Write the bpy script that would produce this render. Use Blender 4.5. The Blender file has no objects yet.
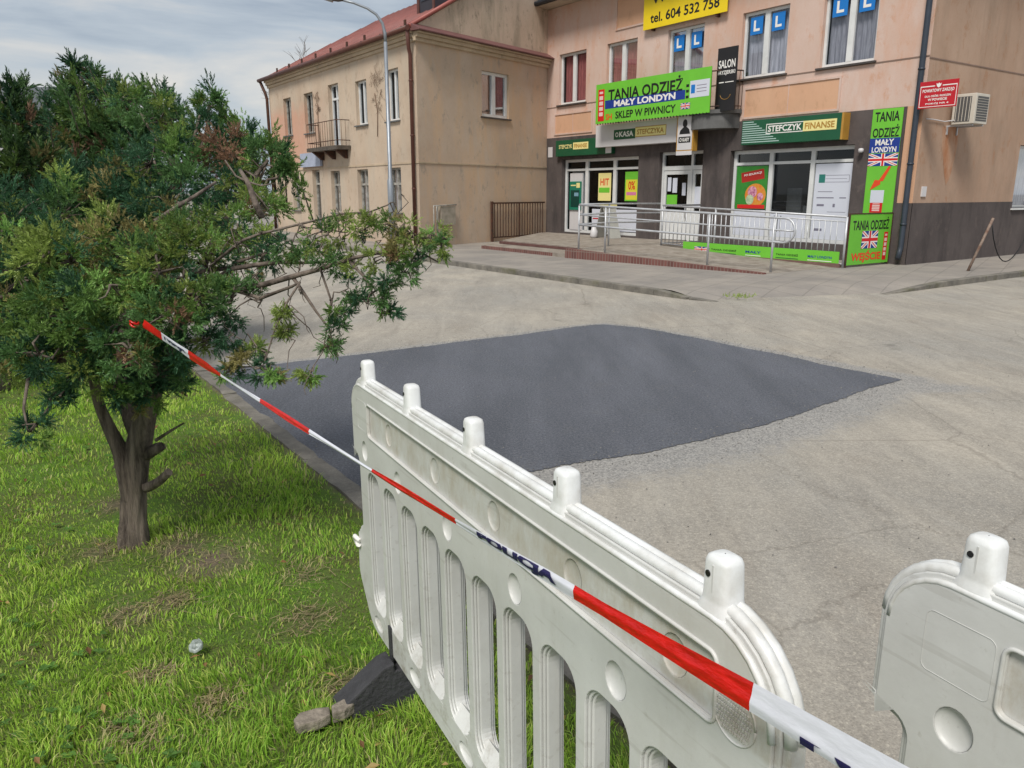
import bpy, bmesh, math, random
import numpy as np
from mathutils import Vector, Matrix

random.seed(7)
rng = np.random.default_rng(11)
sc = bpy.context.scene
C = sc.collection
PI = math.pi

# ------------------------------------------------------------ camera, sky, sun, exposure
F_PX, EYE = 780.0, 1.6
PITCH = math.atan(192 / 780.0)
cam_d = bpy.data.cameras.new("camera")
cam = bpy.data.objects.new("camera", cam_d)
C.objects.link(cam)
cam.location = (0, 0, EYE)
cam.rotation_euler = (PI / 2 - PITCH, 0, 0)
cam_d.sensor_width = 36.0
cam_d.lens = 36.0 * F_PX / 1024.0
cam_d.clip_start = 0.05
cam_d.clip_end = 2000
sc.camera = cam

SUN_DIR = Vector((-0.30, -0.72, 1.0)).normalized()      # towards the sun
world = bpy.data.worlds.new("World")
sc.world = world
world.use_nodes = True
nt = world.node_tree
nt.nodes.clear()
out = nt.nodes.new("ShaderNodeOutputWorld")
sky = nt.nodes.new("ShaderNodeTexSky")
sky.sky_type = 'NISHITA'
sky.sun_disc = False
sky.sun_elevation = math.asin(SUN_DIR.z)
sky.sun_rotation = math.atan2(SUN_DIR.x, SUN_DIR.y)
bg1 = nt.nodes.new("ShaderNodeBackground")
bg1.inputs[1].default_value = 0.10
nt.links.new(sky.outputs[0], bg1.inputs[0])
tc = nt.nodes.new("ShaderNodeTexCoord")
mp = nt.nodes.new("ShaderNodeMapping")
mp.inputs['Scale'].default_value = (1.6, 1.6, 6.5)
mp.inputs['Location'].default_value = (0.35, 0.2, 0.1)
nt.links.new(tc.outputs['Generated'], mp.inputs[0])
nz = nt.nodes.new("ShaderNodeTexNoise")
nz.inputs['Scale'].default_value = 1.7
nz.inputs['Detail'].default_value = 7
nz.inputs['Roughness'].default_value = 0.55
nz.inputs['Distortion'].default_value = 0.5
nt.links.new(mp.outputs[0], nz.inputs[0])
cr = nt.nodes.new("ShaderNodeValToRGB")
cr.color_ramp.elements[0].position = 0.33
cr.color_ramp.elements[0].color = (0.25, 0.31, 0.40, 1)
cr.color_ramp.elements[1].position = 0.68
cr.color_ramp.elements[1].color = (0.84, 0.78, 0.70, 1)
e = cr.color_ramp.elements.new(0.5)
e.color = (0.50, 0.55, 0.60, 1)
nt.links.new(nz.outputs[0], cr.inputs[0])
bg2 = nt.nodes.new("ShaderNodeBackground")
bg2.inputs[1].default_value = 0.70
nt.links.new(cr.outputs[0], bg2.inputs[0])
mx = nt.nodes.new("ShaderNodeMixShader")
mx.inputs[0].default_value = 0.86
nt.links.new(bg1.outputs[0], mx.inputs[1])
nt.links.new(bg2.outputs[0], mx.inputs[2])
nt.links.new(mx.outputs[0], out.inputs[0])

sun_d = bpy.data.lights.new("sun", 'SUN')
sun_d.energy = 2.4
sun_d.angle = math.radians(17)
sun_d.color = (1.0, 0.95, 0.87)
sun = bpy.data.objects.new("sun", sun_d)
C.objects.link(sun)
sun.rotation_euler = (-SUN_DIR).to_track_quat('-Z', 'Y').to_euler()

sc.view_settings.view_transform = 'Standard'
sc.view_settings.look = 'None'
sc.view_settings.exposure = 0.50
sc.view_settings.gamma = 1.0

# ------------------------------------------------------------ helpers
def lin(r, g, b):
    def f(c):
        c /= 255.0
        return c / 12.92 if c <= 0.04045 else ((c + 0.055) / 1.055) ** 2.4
    return (f(r), f(g), f(b), 1.0)

MATS = {}
def mat(name, col, rough=0.7, metal=0.0, var=0.0, vscale=3.0, col2=None, bump=0.0, bscale=40.0,
        spec=0.5, stretch=None, detail=6.0, lo=0.35, hi=0.65, emit=None):
    """Principled material; colour noise between col and col2 (or a darker col), and a fine bump."""
    if name in MATS:
        return MATS[name]
    m = bpy.data.materials.new(name)
    m.use_nodes = True
    t = m.node_tree
    b = t.nodes['Principled BSDF']
    b.inputs['Roughness'].default_value = rough
    b.inputs['Metallic'].default_value = metal
    b.inputs['Specular IOR Level'].default_value = spec
    b.inputs['Base Color'].default_value = col
    if var or col2 or bump:
        co = t.nodes.new('ShaderNodeTexCoord')
        ma = t.nodes.new('ShaderNodeMapping')
        t.links.new(co.outputs['Object'], ma.inputs[0])
        if stretch:
            ma.inputs['Scale'].default_value = stretch
    if var or col2:
        if not col2:
            col2 = tuple(c * (1 - var) for c in col[:3]) + (1,)
        n = t.nodes.new('ShaderNodeTexNoise')
        n.inputs['Scale'].default_value = vscale
        n.inputs['Detail'].default_value = detail
        n.inputs['Roughness'].default_value = 0.62
        t.links.new(ma.outputs[0], n.inputs[0])
        r = t.nodes.new('ShaderNodeValToRGB')
        r.color_ramp.elements[0].position = lo
        r.color_ramp.elements[0].color = col2
        r.color_ramp.elements[1].position = hi
        r.color_ramp.elements[1].color = col
        t.links.new(n.outputs[0], r.inputs[0])
        t.links.new(r.outputs[0], b.inputs['Base Color'])
    if bump:
        n2 = t.nodes.new('ShaderNodeTexNoise')
        n2.inputs['Scale'].default_value = bscale
        n2.inputs['Detail'].default_value = 5
        t.links.new(ma.outputs[0], n2.inputs[0])
        bp = t.nodes.new('ShaderNodeBump')
        bp.inputs['Strength'].default_value = bump
        bp.inputs['Distance'].default_value = 0.02
        t.links.new(n2.outputs[0], bp.inputs['Height'])
        t.links.new(bp.outputs[0], b.inputs['Normal'])
    MATS[name] = m
    return m

class G:
    """tiny node graph writer for the bigger surface materials"""
    def __init__(s, name, rough=0.85):
        s.m = bpy.data.materials.new(name); s.m.use_nodes = True
        s.t = s.m.node_tree
        s.b = s.t.nodes['Principled BSDF']
        s.b.inputs['Roughness'].default_value = rough
        s.b.inputs['Specular IOR Level'].default_value = 0.3
        s.co = s.t.nodes.new('ShaderNodeTexCoord').outputs['Object']
        MATS[name] = s.m
    def map(s, scale, rot=0.0, loc=(0, 0, 0)):
        a = s.t.nodes.new('ShaderNodeMapping')
        a.inputs['Scale'].default_value = scale
        a.inputs['Rotation'].default_value = (0, 0, rot)
        a.inputs['Location'].default_value = loc
        s.t.links.new(s.co, a.inputs[0])
        return a.outputs[0]
    def noise(s, scale, detail=5, rough=0.6, vec=None, dist=0.0):
        n = s.t.nodes.new('ShaderNodeTexNoise')
        n.inputs['Scale'].default_value = scale
        n.inputs['Detail'].default_value = detail
        n.inputs['Roughness'].default_value = rough
        n.inputs['Distortion'].default_value = dist
        s.t.links.new(vec or s.co, n.inputs[0])
        return n.outputs[0]
    def vor(s, scale, feat='F1', vec=None):
        n = s.t.nodes.new('ShaderNodeTexVoronoi')
        n.feature = feat
        n.inputs['Scale'].default_value = scale
        s.t.links.new(vec or s.co, n.inputs['Vector'])
        return n.outputs[0]
    def step(s, x, lo, hi, a=0.0, b=1.0):
        n = s.t.nodes.new('ShaderNodeMapRange')
        n.inputs[1].default_value = lo; n.inputs[2].default_value = hi
        n.inputs[3].default_value = a; n.inputs[4].default_value = b
        s.t.links.new(x, n.inputs[0])
        return n.outputs[0]
    def mix(s, fac, a, b, mode='MIX'):
        n = s.t.nodes.new('ShaderNodeMix')
        n.data_type = 'RGBA'; n.blend_type = mode
        for i, v in ((0, fac), (6, a), (7, b)):
            if hasattr(v, 'links') or isinstance(v, bpy.types.NodeSocket):
                s.t.links.new(v, n.inputs[i])
            else:
                n.inputs[i].default_value = v
        return n.outputs[2]
    def math(s, op, a, b=0.0):
        n = s.t.nodes.new('ShaderNodeMath'); n.operation = op
        for i, v in ((0, a), (1, b)):
            if isinstance(v, bpy.types.NodeSocket): s.t.links.new(v, n.inputs[i])
            else: n.inputs[i].default_value = v
        return n.outputs[0]
    def attr(s, name):
        n = s.t.nodes.new('ShaderNodeAttribute'); n.attribute_name = name
        return n
    def sep(s):
        n = s.t.nodes.new('ShaderNodeSeparateXYZ'); s.t.links.new(s.co, n.inputs[0])
        return n.outputs
    def color(s, c): s.t.links.new(c, s.b.inputs['Base Color'])
    def bump(s, h, strength=0.4, dist=0.02):
        n = s.t.nodes.new('ShaderNodeBump')
        n.inputs['Strength'].default_value = strength
        n.inputs['Distance'].default_value = dist
        s.t.links.new(h, n.inputs['Height'])
        s.t.links.new(n.outputs[0], s.b.inputs['Normal'])

class Fr:
    """a vertical plane: point(s along, t outward, z up)"""
    def __init__(s, o, d, n):
        s.o = Vector((o[0], o[1], 0)); s.d = Vector((d[0], d[1], 0)).normalized()
        s.n = Vector((n[0], n[1], 0)).normalized()
        s.r = (-s.n).cross(Vector((0, 0, 1)))      # reader's right
    def P(s, a, t, z):
        return s.o + s.d * a + s.n * t + Vector((0, 0, z))

class MB:
    def __init__(s): s.v = []; s.f = []; s.sm = []
    def quad(s, a, b, c, d, sm=False):
        i = len(s.v); s.v += [tuple(a), tuple(b), tuple(c), tuple(d)]; s.f.append((i, i+1, i+2, i+3)); s.sm.append(sm)
        return s
    def poly(s, pts):
        i = len(s.v); s.v += [tuple(p) for p in pts]; s.f.append(tuple(range(i, i+len(pts)))); s.sm.append(False); return s
    def hexa(s, p):
        i = len(s.v); s.v += [tuple(q) for q in p]
        for f in ((0,1,2,3),(7,6,5,4),(0,4,5,1),(1,5,6,2),(2,6,7,3),(3,7,4,0)):
            s.f.append(tuple(i+k for k in f)); s.sm.append(False)
        return s
    def box(s, fr, a0, a1, t0, t1, z0, z1):
        P = fr.P
        return s.hexa([P(a0,t0,z0),P(a1,t0,z0),P(a1,t1,z0),P(a0,t1,z0),P(a0,t0,z1),P(a1,t0,z1),P(a1,t1,z1),P(a0,t1,z1)])
    def prism(s, pts, vec):
        n = len(pts); i = len(s.v); vec = Vector(vec)
        s.v += [tuple(p) for p in pts] + [tuple(Vector(p)+vec) for p in pts]
        s.f.append(tuple(range(i, i+n))); s.f.append(tuple(i+n+k for k in reversed(range(n)))); s.sm += [False, False]
        for k in range(n):
            s.f.append((i+k, i+(k+1) % n, i+n+(k+1) % n, i+n+k)); s.sm.append(False)
        return s
    def tube(s, pts, r, seg=8, cap=True):
        pts = [Vector(p) for p in pts]; n = len(pts)
        rs = r if isinstance(r, (list, tuple)) else [r]*n
        i0 = len(s.v); ref = None
        for k, p in enumerate(pts):
            d = (pts[min(k+1, n-1)] - pts[max(k-1, 0)])
            d = d.normalized() if d.length > 1e-9 else Vector((0,0,1))
            if ref is None:
                ref = Vector((0,0,1)) if abs(d.z) < .9 else Vector((1,0,0))
            u = (ref - d*ref.dot(d)); u = u.normalized() if u.length > 1e-6 else d.orthogonal().normalized()
            w = d.cross(u); ref = u
            for j in range(seg):
                a = 2*PI*j/seg
                s.v.append(tuple(p + (u*math.cos(a) + w*math.sin(a))*rs[k]))
        for k in range(n-1):
            for j in range(seg):
                s.f.append((i0+k*seg+j, i0+k*seg+(j+1) % seg, i0+(k+1)*seg+(j+1) % seg, i0+(k+1)*seg+j)); s.sm.append(True)
        if cap:
            s.f.append(tuple(i0+j for j in reversed(range(seg)))); s.f.append(tuple(i0+(n-1)*seg+j for j in range(seg))); s.sm += [False, False]
        return s
    def build(s, name, m, parent=None, label=None, bevel=0.0, cols=None):
        me = bpy.data.meshes.new(name)
        off = Vector((0,0,0))
        if parent is not None:
            off = parent.get('_loc') or (0,0,0); off = Vector(off)
        else:
            a = np.array(s.v); off = Vector(((a[:,0].min()+a[:,0].max())/2, (a[:,1].min()+a[:,1].max())/2, a[:,2].min()))
        me.from_pydata([tuple(Vector(p)-off) for p in s.v], [], s.f)
        me.polygons.foreach_set('use_smooth', s.sm)
        me.materials.append(m)
        me.update()
        bm = bmesh.new(); bm.from_mesh(me)
        bmesh.ops.recalc_face_normals(bm, faces=bm.faces[:])
        if bevel:
            bmesh.ops.remove_doubles(bm, verts=bm.verts[:], dist=1e-5)
            bmesh.ops.bevel(bm, geom=[e for e in bm.edges if len(e.link_faces) == 2 and e.calc_face_angle(0) > .6], offset=bevel, segments=2, affect='EDGES', profile=.6)
        bm.to_mesh(me); bm.free()
        o = bpy.data.objects.new(name, me); C.objects.link(o)
        o['_loc'] = tuple(off)
        if parent is None: o.location = off
        else: o.parent = parent
        if label: o['label'] = label
        return o

def tag(o, label=None, cat=None, group=None, kind=None):
    if label: o['label'] = label
    if cat: o['category'] = cat
    if group: o['group'] = group
    if kind: o['kind'] = kind
    return o
def thing(name, label, cat, loc, group=None):
    o = bpy.data.objects.new(name, None); C.objects.link(o)
    o.empty_display_size = .2
    o.location = loc; o['_loc'] = tuple(loc)
    return tag(o, label, cat, group)

def text_mb(body, fr, a, t, z, w, h, bold=0.0, slant=0.0, rise=0.0, thick=.002, center=True, upv=None, rv=None, spacing=1.0):
    """lettering as thin solid letters: (a,z) is its centre on plane fr, w and h its size"""
    cu = bpy.data.curves.new('t', 'FONT'); cu.body = body; cu.size = 1; cu.offset = bold; cu.resolution_u = 3
    cu.space_character = spacing; cu.shear = slant
    o = bpy.data.objects.new('t', cu); C.objects.link(o)
    dg = bpy.context.evaluated_depsgraph_get()
    me = o.evaluated_get(dg).to_mesh()
    V = np.array([v.co[:] for v in me.vertices]); Fc = [tuple(p.vertices) for p in me.polygons]
    o.evaluated_get(dg).to_mesh_clear(); bpy.data.objects.remove(o); bpy.data.curves.remove(cu)
    mb = MB()
    if len(V) == 0: return mb
    mn, mxx = V[:, :2].min(0), V[:, :2].max(0)
    U = (V[:, :2] - (mn+mxx)/2) / np.maximum(mxx-mn, 1e-6) * np.array([w, h])
    for (x, y) in U:
        p = fr.P(a, t+thick, z) + fr.r*float(x) + Vector((0,0,float(y) + rise*float(x)))
        mb.v.append(tuple(p))
    mb.f = Fc; mb.sm = [False]*len(Fc)
    return mb

# value noise for arrays
_P = np.random.default_rng(3).random((256, 256))
def vnoise(x, y):
    xi, yi = np.floor(x).astype(int), np.floor(y).astype(int)
    fx, fy = x-xi, y-yi
    fx, fy = fx*fx*(3-2*fx), fy*fy*(3-2*fy)
    g = lambda a, b: _P[a % 256, b % 256]
    return (g(xi,yi)*(1-fx)+g(xi+1,yi)*fx)*(1-fy) + (g(xi,yi+1)*(1-fx)+g(xi+1,yi+1)*fx)*fy
def fbm(x, y, o=4):
    s = 0; a = .5; tot = 0
    for k in range(o):
        s = s + a*vnoise(x*2**k+17*k, y*2**k+31*k); tot += a; a *= .5
    return s/tot
def np_mesh(name, V, Fq, m, smooth=False, attrs=None, parent=None):
    """mesh from numpy arrays: V (n,3), Fq (k,3|4)"""
    me = bpy.data.meshes.new(name)
    n, k, c = len(V), len(Fq), Fq.shape[1]
    me.vertices.add(n); me.vertices.foreach_set('co', V.astype(np.float32).ravel())
    me.loops.add(k*c); me.loops.foreach_set('vertex_index', Fq.astype(np.int32).ravel())
    me.polygons.add(k)
    me.polygons.foreach_set('loop_start', np.arange(0, k*c, c, dtype=np.int32))
    me.polygons.foreach_set('loop_total', np.full(k, c, dtype=np.int32))
    me.polygons.foreach_set('use_smooth', np.full(k, smooth))
    for nm, (typ, arr) in (attrs or {}).items():
        a = me.attributes.new(nm, typ, 'POINT')
        if typ == 'FLOAT': a.data.foreach_set('value', arr.astype(np.float32).ravel())
        else: a.data.foreach_set('color', arr.astype(np.float32).ravel())
    me.update(calc_edges=True); me.validate()
    me.materials.append(m)
    o = bpy.data.objects.new(name, me); C.objects.link(o)
    o['_loc'] = (0, 0, 0)
    if parent is not None:
        o.parent = parent
        L = Vector(parent['_loc']); me.transform(Matrix.Translation(-L)); o['_loc'] = tuple(L)
    return o

# ------------------------------------------------------------ frames of the place
RC = (8.8708, 17.7379)
FDv = Vector((-.5733, .8193, 0)).normalized(); SDv = Vector((.8193, .5733, 0)).normalized()
LC = (-2.7263, 23.6719)
LSv = Vector((.622, .783, 0)).normalized()
FF = Fr(RC, FDv, -SDv)                     # shop front
FS = Fr(RC, SDv, -FDv)                     # its side along the other street
LF = Fr(LC, FDv, -SDv)                     # old house front
LM = Fr(LC, LSv, (LSv.y, -LSv.x))          # old house side
ROAD = -0.10

# ------------------------------------------------------------ surface materials
# road: old dusty asphalt
g = G('dusty_asphalt', .95)
v1 = g.map((1, .28, 1), rot=.62)
big = g.step(g.noise(.42, 5, .6, dist=.6), .36, .66)
streak = g.step(g.noise(1.9, 6, .65, vec=v1), .40, .64)
base = g.mix(big, lin(142, 140, 136), lin(178, 169, 155))
base = g.mix(g.math('MULTIPLY', streak, .7), base, lin(118, 113, 107))
brown = g.step(g.noise(1.1, 6, .7, vec=g.map((1, .5, 1), rot=-.9, loc=(3, 5, 0))), .58, .72)
base = g.mix(g.math('MULTIPLY', brown, .5), base, lin(126, 112, 98))
med = g.step(g.noise(9.0, 6, .7), .35, .68)
base = g.mix(g.math('MULTIPLY', med, .30), base, lin(102, 98, 92))
agg = g.step(g.vor(95.0), .08, .55)
base = g.mix(g.math('MULTIPLY', agg, .30), base, lin(196, 190, 178))
grit = g.step(g.noise(46., 5, .8), .40, .62)
base = g.mix(g.math('MULTIPLY', grit, .34), base, lin(98, 94, 89))
grit2 = g.step(g.noise(62., 4, .8, vec=g.map((1,1,1), loc=(7,3,1))), .54, .66)
base = g.mix(g.math('MULTIPLY', grit2, .5), base, lin(206, 198, 182))
speck = g.step(g.noise(150., 3, .8), .60, .74)
base = g.mix(g.math('MULTIPLY', speck, .6), base, lin(92, 89, 86))
tracks = g.step(g.noise(5.5, 5, .6, vec=g.map((1, .16, 1), rot=.95, loc=(1, 8, 0)), dist=.8), .50, .72)
base = g.mix(g.math('MULTIPLY', tracks, .20), base, lin(196, 188, 174))
tracks = g.step(g.noise(4.2, 5, .65, vec=g.map((1, .2, 1), rot=-.35, loc=(5, 2, 0)), dist=.8), .54, .74)
base = g.mix(g.math('MULTIPLY', tracks, .28), base, lin(112, 106, 99))
oil = g.step(g.noise(1.6, 5, .55, vec=g.map((1, 1, 1), loc=(11, 3, 0))), .68, .76)
base = g.mix(g.math('MULTIPLY', oil, .5), base, lin(96, 92, 87))
cv = g.map((.5, .5, .5), loc=(.3, .9, 0))
crack = g.step(g.vor(1.0, 'DISTANCE_TO_EDGE', vec=g.mix(.12, cv, g.noise(4., 5, .7), 'ADD')), .0, .006, 1., 0.)
base = g.mix(g.math('MULTIPLY', crack, .34), base, lin(95, 88, 80))
# chippings and tar smear left along the new patch
am = g.attr('smear').outputs['Fac']
sm = g.step(g.math('ADD', am, g.math('MULTIPLY', g.math('SUBTRACT', g.noise(14., 6, .75), .5), .9)), .35, .68)
chip = g.mix(g.step(g.noise(75., 4, .8), .40, .60), lin(100, 101, 104), lin(170, 168, 164))
base = g.mix(g.math('MULTIPLY', sm, .75), base, chip)
g.color(base)
g.bump(g.math('ADD', g.noise(120., 4, .7), g.math('MULTIPLY', g.noise(14., 5, .6), 1.2)), .55, .008)

g = G('fresh_asphalt', .8)
a = g.mix(g.step(g.noise(1.2, 5, .65, vec=g.map((1, .35, 1), rot=-.55)), .35, .68), lin(92, 96, 104), lin(114, 117, 126))
a = g.mix(g.math('MULTIPLY', g.step(g.noise(170., 3, .8), .5, .7), .7), a, lin(140, 144, 154))
a = g.mix(g.math('MULTIPLY', g.step(g.noise(190., 3, .8, vec=g.map((1,1,1), loc=(9,4,2))), .5, .68), .7), a, lin(38, 39, 43))
a = g.mix(g.math('MULTIPLY', g.step(g.noise(2.6, 6, .7), .56, .72), .25), a, lin(120, 118, 112))
a = g.mix(g.math('MULTIPLY', g.step(g.noise(58., 4, .85), .50, .62), .55), a, lin(150, 153, 162))
a = g.mix(g.math('MULTIPLY', g.step(g.noise(50., 4, .85, vec=g.map((1,1,1), loc=(2,8,4))), .52, .64), .6), a, lin(44, 46, 52))
a = g.mix(g.math('MULTIPLY', g.step(g.noise(24., 5, .8, vec=g.map((1,1,1), loc=(5,1,4))), .56, .68), .5), a, lin(138, 138, 142))
a = g.mix(g.math('MULTIPLY', g.step(g.noise(2.2, 4, .6, vec=g.map((1, .12, 1), rot=-.98)), .45, .62), .22), a, lin(70, 73, 80))
g.color(a)
g.bump(g.math('ADD', g.noise(160., 4, .8), g.noise(55., 4, .8)), 1.0, .012)

g = G('pavement_slabs', .9)
s3 = g.mix(g.step(g.noise(.9, 6, .65), .38, .64), lin(138, 133, 128), lin(158, 151, 143))
s3 = g.mix(g.math('MULTIPLY', g.step(g.noise(90., 3, .7), .4, .65), .3), s3, lin(112, 108, 102))
br = g.t.nodes.new('ShaderNodeTexBrick')
br.offset = 0.0; br.inputs['Scale'].default_value = 1.0
br.inputs['Brick Width'].default_value = .5; br.inputs['Row Height'].default_value = .5
br.inputs['Mortar Size'].default_value = .012
br.inputs['Color1'].default_value = (1,1,1,1); br.inputs['Color2'].default_value = (.92,.92,.92,1); br.inputs['Mortar'].default_value = (.7,.7,.7,1)
g.t.links.new(g.map((1,1,1), rot=.61), br.inputs[0])
s3 = g.mix(.75, s3, br.outputs[0], 'MULTIPLY')
g.color(s3)
g.bump(br.outputs[0], .3, .01)

g = G('kerb_concrete', .9)
s3 = g.mix(g.step(g.noise(3., 6, .7), .36, .66), lin(98, 95, 90), lin(138, 133, 124))
s3 = g.mix(g.math('MULTIPLY', g.step(g.noise(110., 3, .8), .5, .7), .5), s3, lin(90, 86, 80))
s3 = g.mix(g.math('MULTIPLY', g.step(g.noise(1.3, 6, .75), .56, .68), .6), s3, lin(92, 92, 62))
g.color(s3); g.bump(g.noise(60., 5, .7), .8, .01)

g = G('soil_and_moss', 1.0)
s3 = g.mix(g.step(g.noise(2.2, 6, .65), .36, .62), lin(96, 102, 56), lin(92, 124, 46))
s3 = g.mix(g.math('MULTIPLY', g.step(g.noise(34., 5, .7), .5, .7), .7), s3, lin(84, 70, 52))
am = g.attr('bare').outputs['Fac']
s3 = g.mix(g.step(g.math('ADD', am, g.math('MULTIPLY', g.math('SUBTRACT', g.noise(9., 5, .7), .5), .8)), .3, .7), s3,
           g.mix(g.noise(40., 4, .7), lin(84, 74, 62), lin(142, 130, 110)))
g.color(s3); g.bump(g.noise(50., 5, .7), .9, .03)

def plaster(name, light, dark, salmon=None, stain=(120,110,98), grime=(150,138,120)):
    g = G(name, .92)
    c = g.mix(g.step(g.noise(.55, 6, .65), .36, .66), lin(*dark), lin(*light))
    c = g.mix(g.math('MULTIPLY', g.step(g.noise(1.7, 7, .7, vec=g.map((1,1,.25))), .46, .66), .75), c, lin(*grime))
    c = g.mix(g.math('MULTIPLY', g.step(g.noise(3.4, 8, .75, vec=g.map((1,1,.6), loc=(4,2,7))), .56, .66), .7), c, lin(*stain))
    if salmon:
        fac = salmon(g)
        c = g.mix(g.math('MULTIPLY', fac, .75), c, lin(204, 146, 122))
    c = g.mix(g.math('MULTIPLY', g.step(g.noise(26., 5, .7), .5, .72), .18), c, lin(*stain))
    g.color(c)
    g.bump(g.math('ADD', g.noise(45., 5, .7), g.noise(3., 6, .6)), .35, .012)
    return g.m
def salmon_fac(g):
    x, y, z = g.sep()
    # painted remains towards the far end of the front (object space: metres from the house corner)
    q = g.math('ADD', g.math('MULTIPLY', x, -.5733), g.math('MULTIPLY', y, .8193))
    a = g.step(g.math('ADD', q, g.math('MULTIPLY', g.noise(1.3, 6, .75), 5.0)), 9.0, 12.0)
    b = g.step(g.math('ADD', z, g.math('MULTIPLY', g.noise(2.1, 5, .7), 1.2)), 5.0, 5.6, 1., 0.)
    d = g.step(g.math('ADD', z, g.math('MULTIPLY', g.noise(1.7, 5, .7), 1.2)), 2.9, 3.5)
    return g.math('MULTIPLY', g.math('MULTIPLY', a, b), g.math('MULTIPLY', d, .8))
M_OLD = plaster('old_beige_plaster', (200,182,162), (182,162,142), salmon_fac, stain=(158,138,120), grime=(184,172,156))
M_OLD2 = plaster('old_grey_plaster', (200,182,164), (186,164,144), None, stain=(154,144,134), grime=(204,172,140))
M_PINK = plaster('pink_plaster', (210,187,177), (200,174,160), None, stain=(196,150,124), grime=(202,160,138))
M_ORANGE = plaster('ochre_plaster', (182,156,137), (170,142,122), None, stain=(160,118,88), grime=(152,130,112))
M_PINKPANEL = plaster('peach_plaster', (212,170,140), (204,160,130), None, stain=(190,150,120), grime=(200,160,132))
M_DARK = plaster('dark_grey_render', (98,90,88), (80,73,72), None, stain=(104,94,90), grime=(60,56,56))
M_TRIM = plaster('cornice_plaster', (198,180,156), (182,164,140), None, stain=(150,138,120), grime=(170,150,130))

M_WHITE = mat('white_window_frame', (.72,.73,.73,1), .35, var=.12, vscale=4)
M_GREYFRAME = mat('dirty_white_wood', lin(176,174,168), .6, col2=lin(128,122,112), vscale=7, bump=.2)
M_SILL = mat('dark_sill', lin(78,72,70), .6, var=.3)
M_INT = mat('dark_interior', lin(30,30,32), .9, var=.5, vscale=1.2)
M_REDCURT = mat('red_curtain', lin(206,124,120), .9, col2=lin(164,92,92), vscale=9, stretch=(4,4,.4))
M_NETCURT = mat('grey_net_curtain', lin(196,192,202), .9, col2=lin(150,146,156), vscale=8, stretch=(4,4,.3))
M_WHITECURT = mat('white_curtain', lin(176,178,180), .9, col2=lin(128,132,136), vscale=8, stretch=(4,4,.3))
M_BROWNCURT = mat('brown_lace_curtain', lin(140,104,84), .9, col2=lin(80,58,48), vscale=22)
M_ZINC = mat('dark_blue_gutter', lin(58,66,78), .45, metal=.2, var=.25)
M_BROWNPIPE = mat('brown_gutter', lin(98,58,48), .5, var=.3)
M_REDROOF = mat('red_metal_roof', lin(150,92,84), .5, var=.3, vscale=2.2, bump=.1)
M_DARKROOF = mat('slate_grey_roof', lin(92,96,100), .6, var=.3)
M_SOFFIT = mat('cream_soffit', lin(190,178,160), .8, var=.2)
M_STEEL = mat('galvanised_steel', lin(196,198,202), .45, metal=.35, var=.22, vscale=6)
M_IRON = mat('rusty_iron', lin(62,50,46), .75, metal=.3, col2=lin(96,62,46), vscale=12)
M_CONC = mat('grey_concrete', lin(104,104,104), .9, var=.35, vscale=3, bump=.3)
M_STEP = mat('step_concrete', lin(154,146,136), .9, col2=lin(124,114,104), vscale=4, bump=.3)
M_BLACK = mat('black_print', lin(22,22,24), .5)
M_GREEN = mat('lime_banner', lin(112,196,56), .55, var=.12, vscale=1.5)
M_DKGREEN = mat('dark_green_sign', lin(22,86,56), .35, var=.12, vscale=2)
M_YELLOW = mat('yellow_banner', lin(238,208,24), .55, var=.08, vscale=2)
M_GOLD = mat('golden_frame', lin(186,140,60), .45, var=.2)
M_CREAM = mat('cream_print', lin(234,222,150), .5)
M_BLUE = mat('blue_print', lin(24,54,140), .5)
M_LBLUE = mat('learner_blue', lin(20,116,196), .4)
M_RED = mat('red_print', lin(206,30,30), .5)
M_SIGNRED = mat('red_enamel', lin(190,24,38), .35, var=.1)
M_ORED = mat('orange_red_print', lin(222,70,30), .5)
M_OFFW = mat('off_white_sign', lin(206,204,206), .45, var=.06, vscale=2)
M_PAPER = mat('white_paper', lin(206,210,222), .6)
M_SIGNBLACK = mat('black_sign_board', lin(30,28,30), .4, var=.2)
M_TEXTW = mat('white_lettering', lin(232,230,226), .5)
M_PINKP = mat('pink_print', lin(206,120,160), .5)

def glass_mat(name, tint=(.8,.84,.86), base=.06):
    m = bpy.data.materials.new(name); m.use_nodes = True; t = m.node_tree; t.nodes.clear()
    o = t.nodes.new('ShaderNodeOutputMaterial'); a = t.nodes.new('ShaderNodeBsdfTransparent'); a.inputs[0].default_value = (*tint, 1)
    b = t.nodes.new('ShaderNodeBsdfGlossy'); b.inputs['Roughness'].default_value = .03; b.inputs[0].default_value = (.9,.95,1,1)
    f = t.nodes.new('ShaderNodeFresnel'); f.inputs[0].default_value = 1.5
    s = t.nodes.new('ShaderNodeMath'); s.operation = 'MULTIPLY_ADD'; s.inputs[1].default_value = .38; s.inputs[2].default_value = .015
    x = t.nodes.new('ShaderNodeMixShader')
    t.links.new(f.outputs[0], s.inputs[0]); t.links.new(s.outputs[0], x.inputs[0]); t.links.new(a.outputs[0], x.inputs[1]); t.links.new(b.outputs[0], x.inputs[2]); t.links.new(x.outputs[0], o.inputs[0])
    return m
M_GLASS = glass_mat('window_glass')

# ------------------------------------------------------------ ground, road, patch, kerbs
big_g = MB().quad((-600,-600,-.16), (600,-600,-.16), (600,900,-.16), (-600,900,-.16)).build('ground', mat('far_ground', lin(120,116,106), .95, var=.2, vscale=.1))
tag(big_g, kind='structure')

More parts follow.
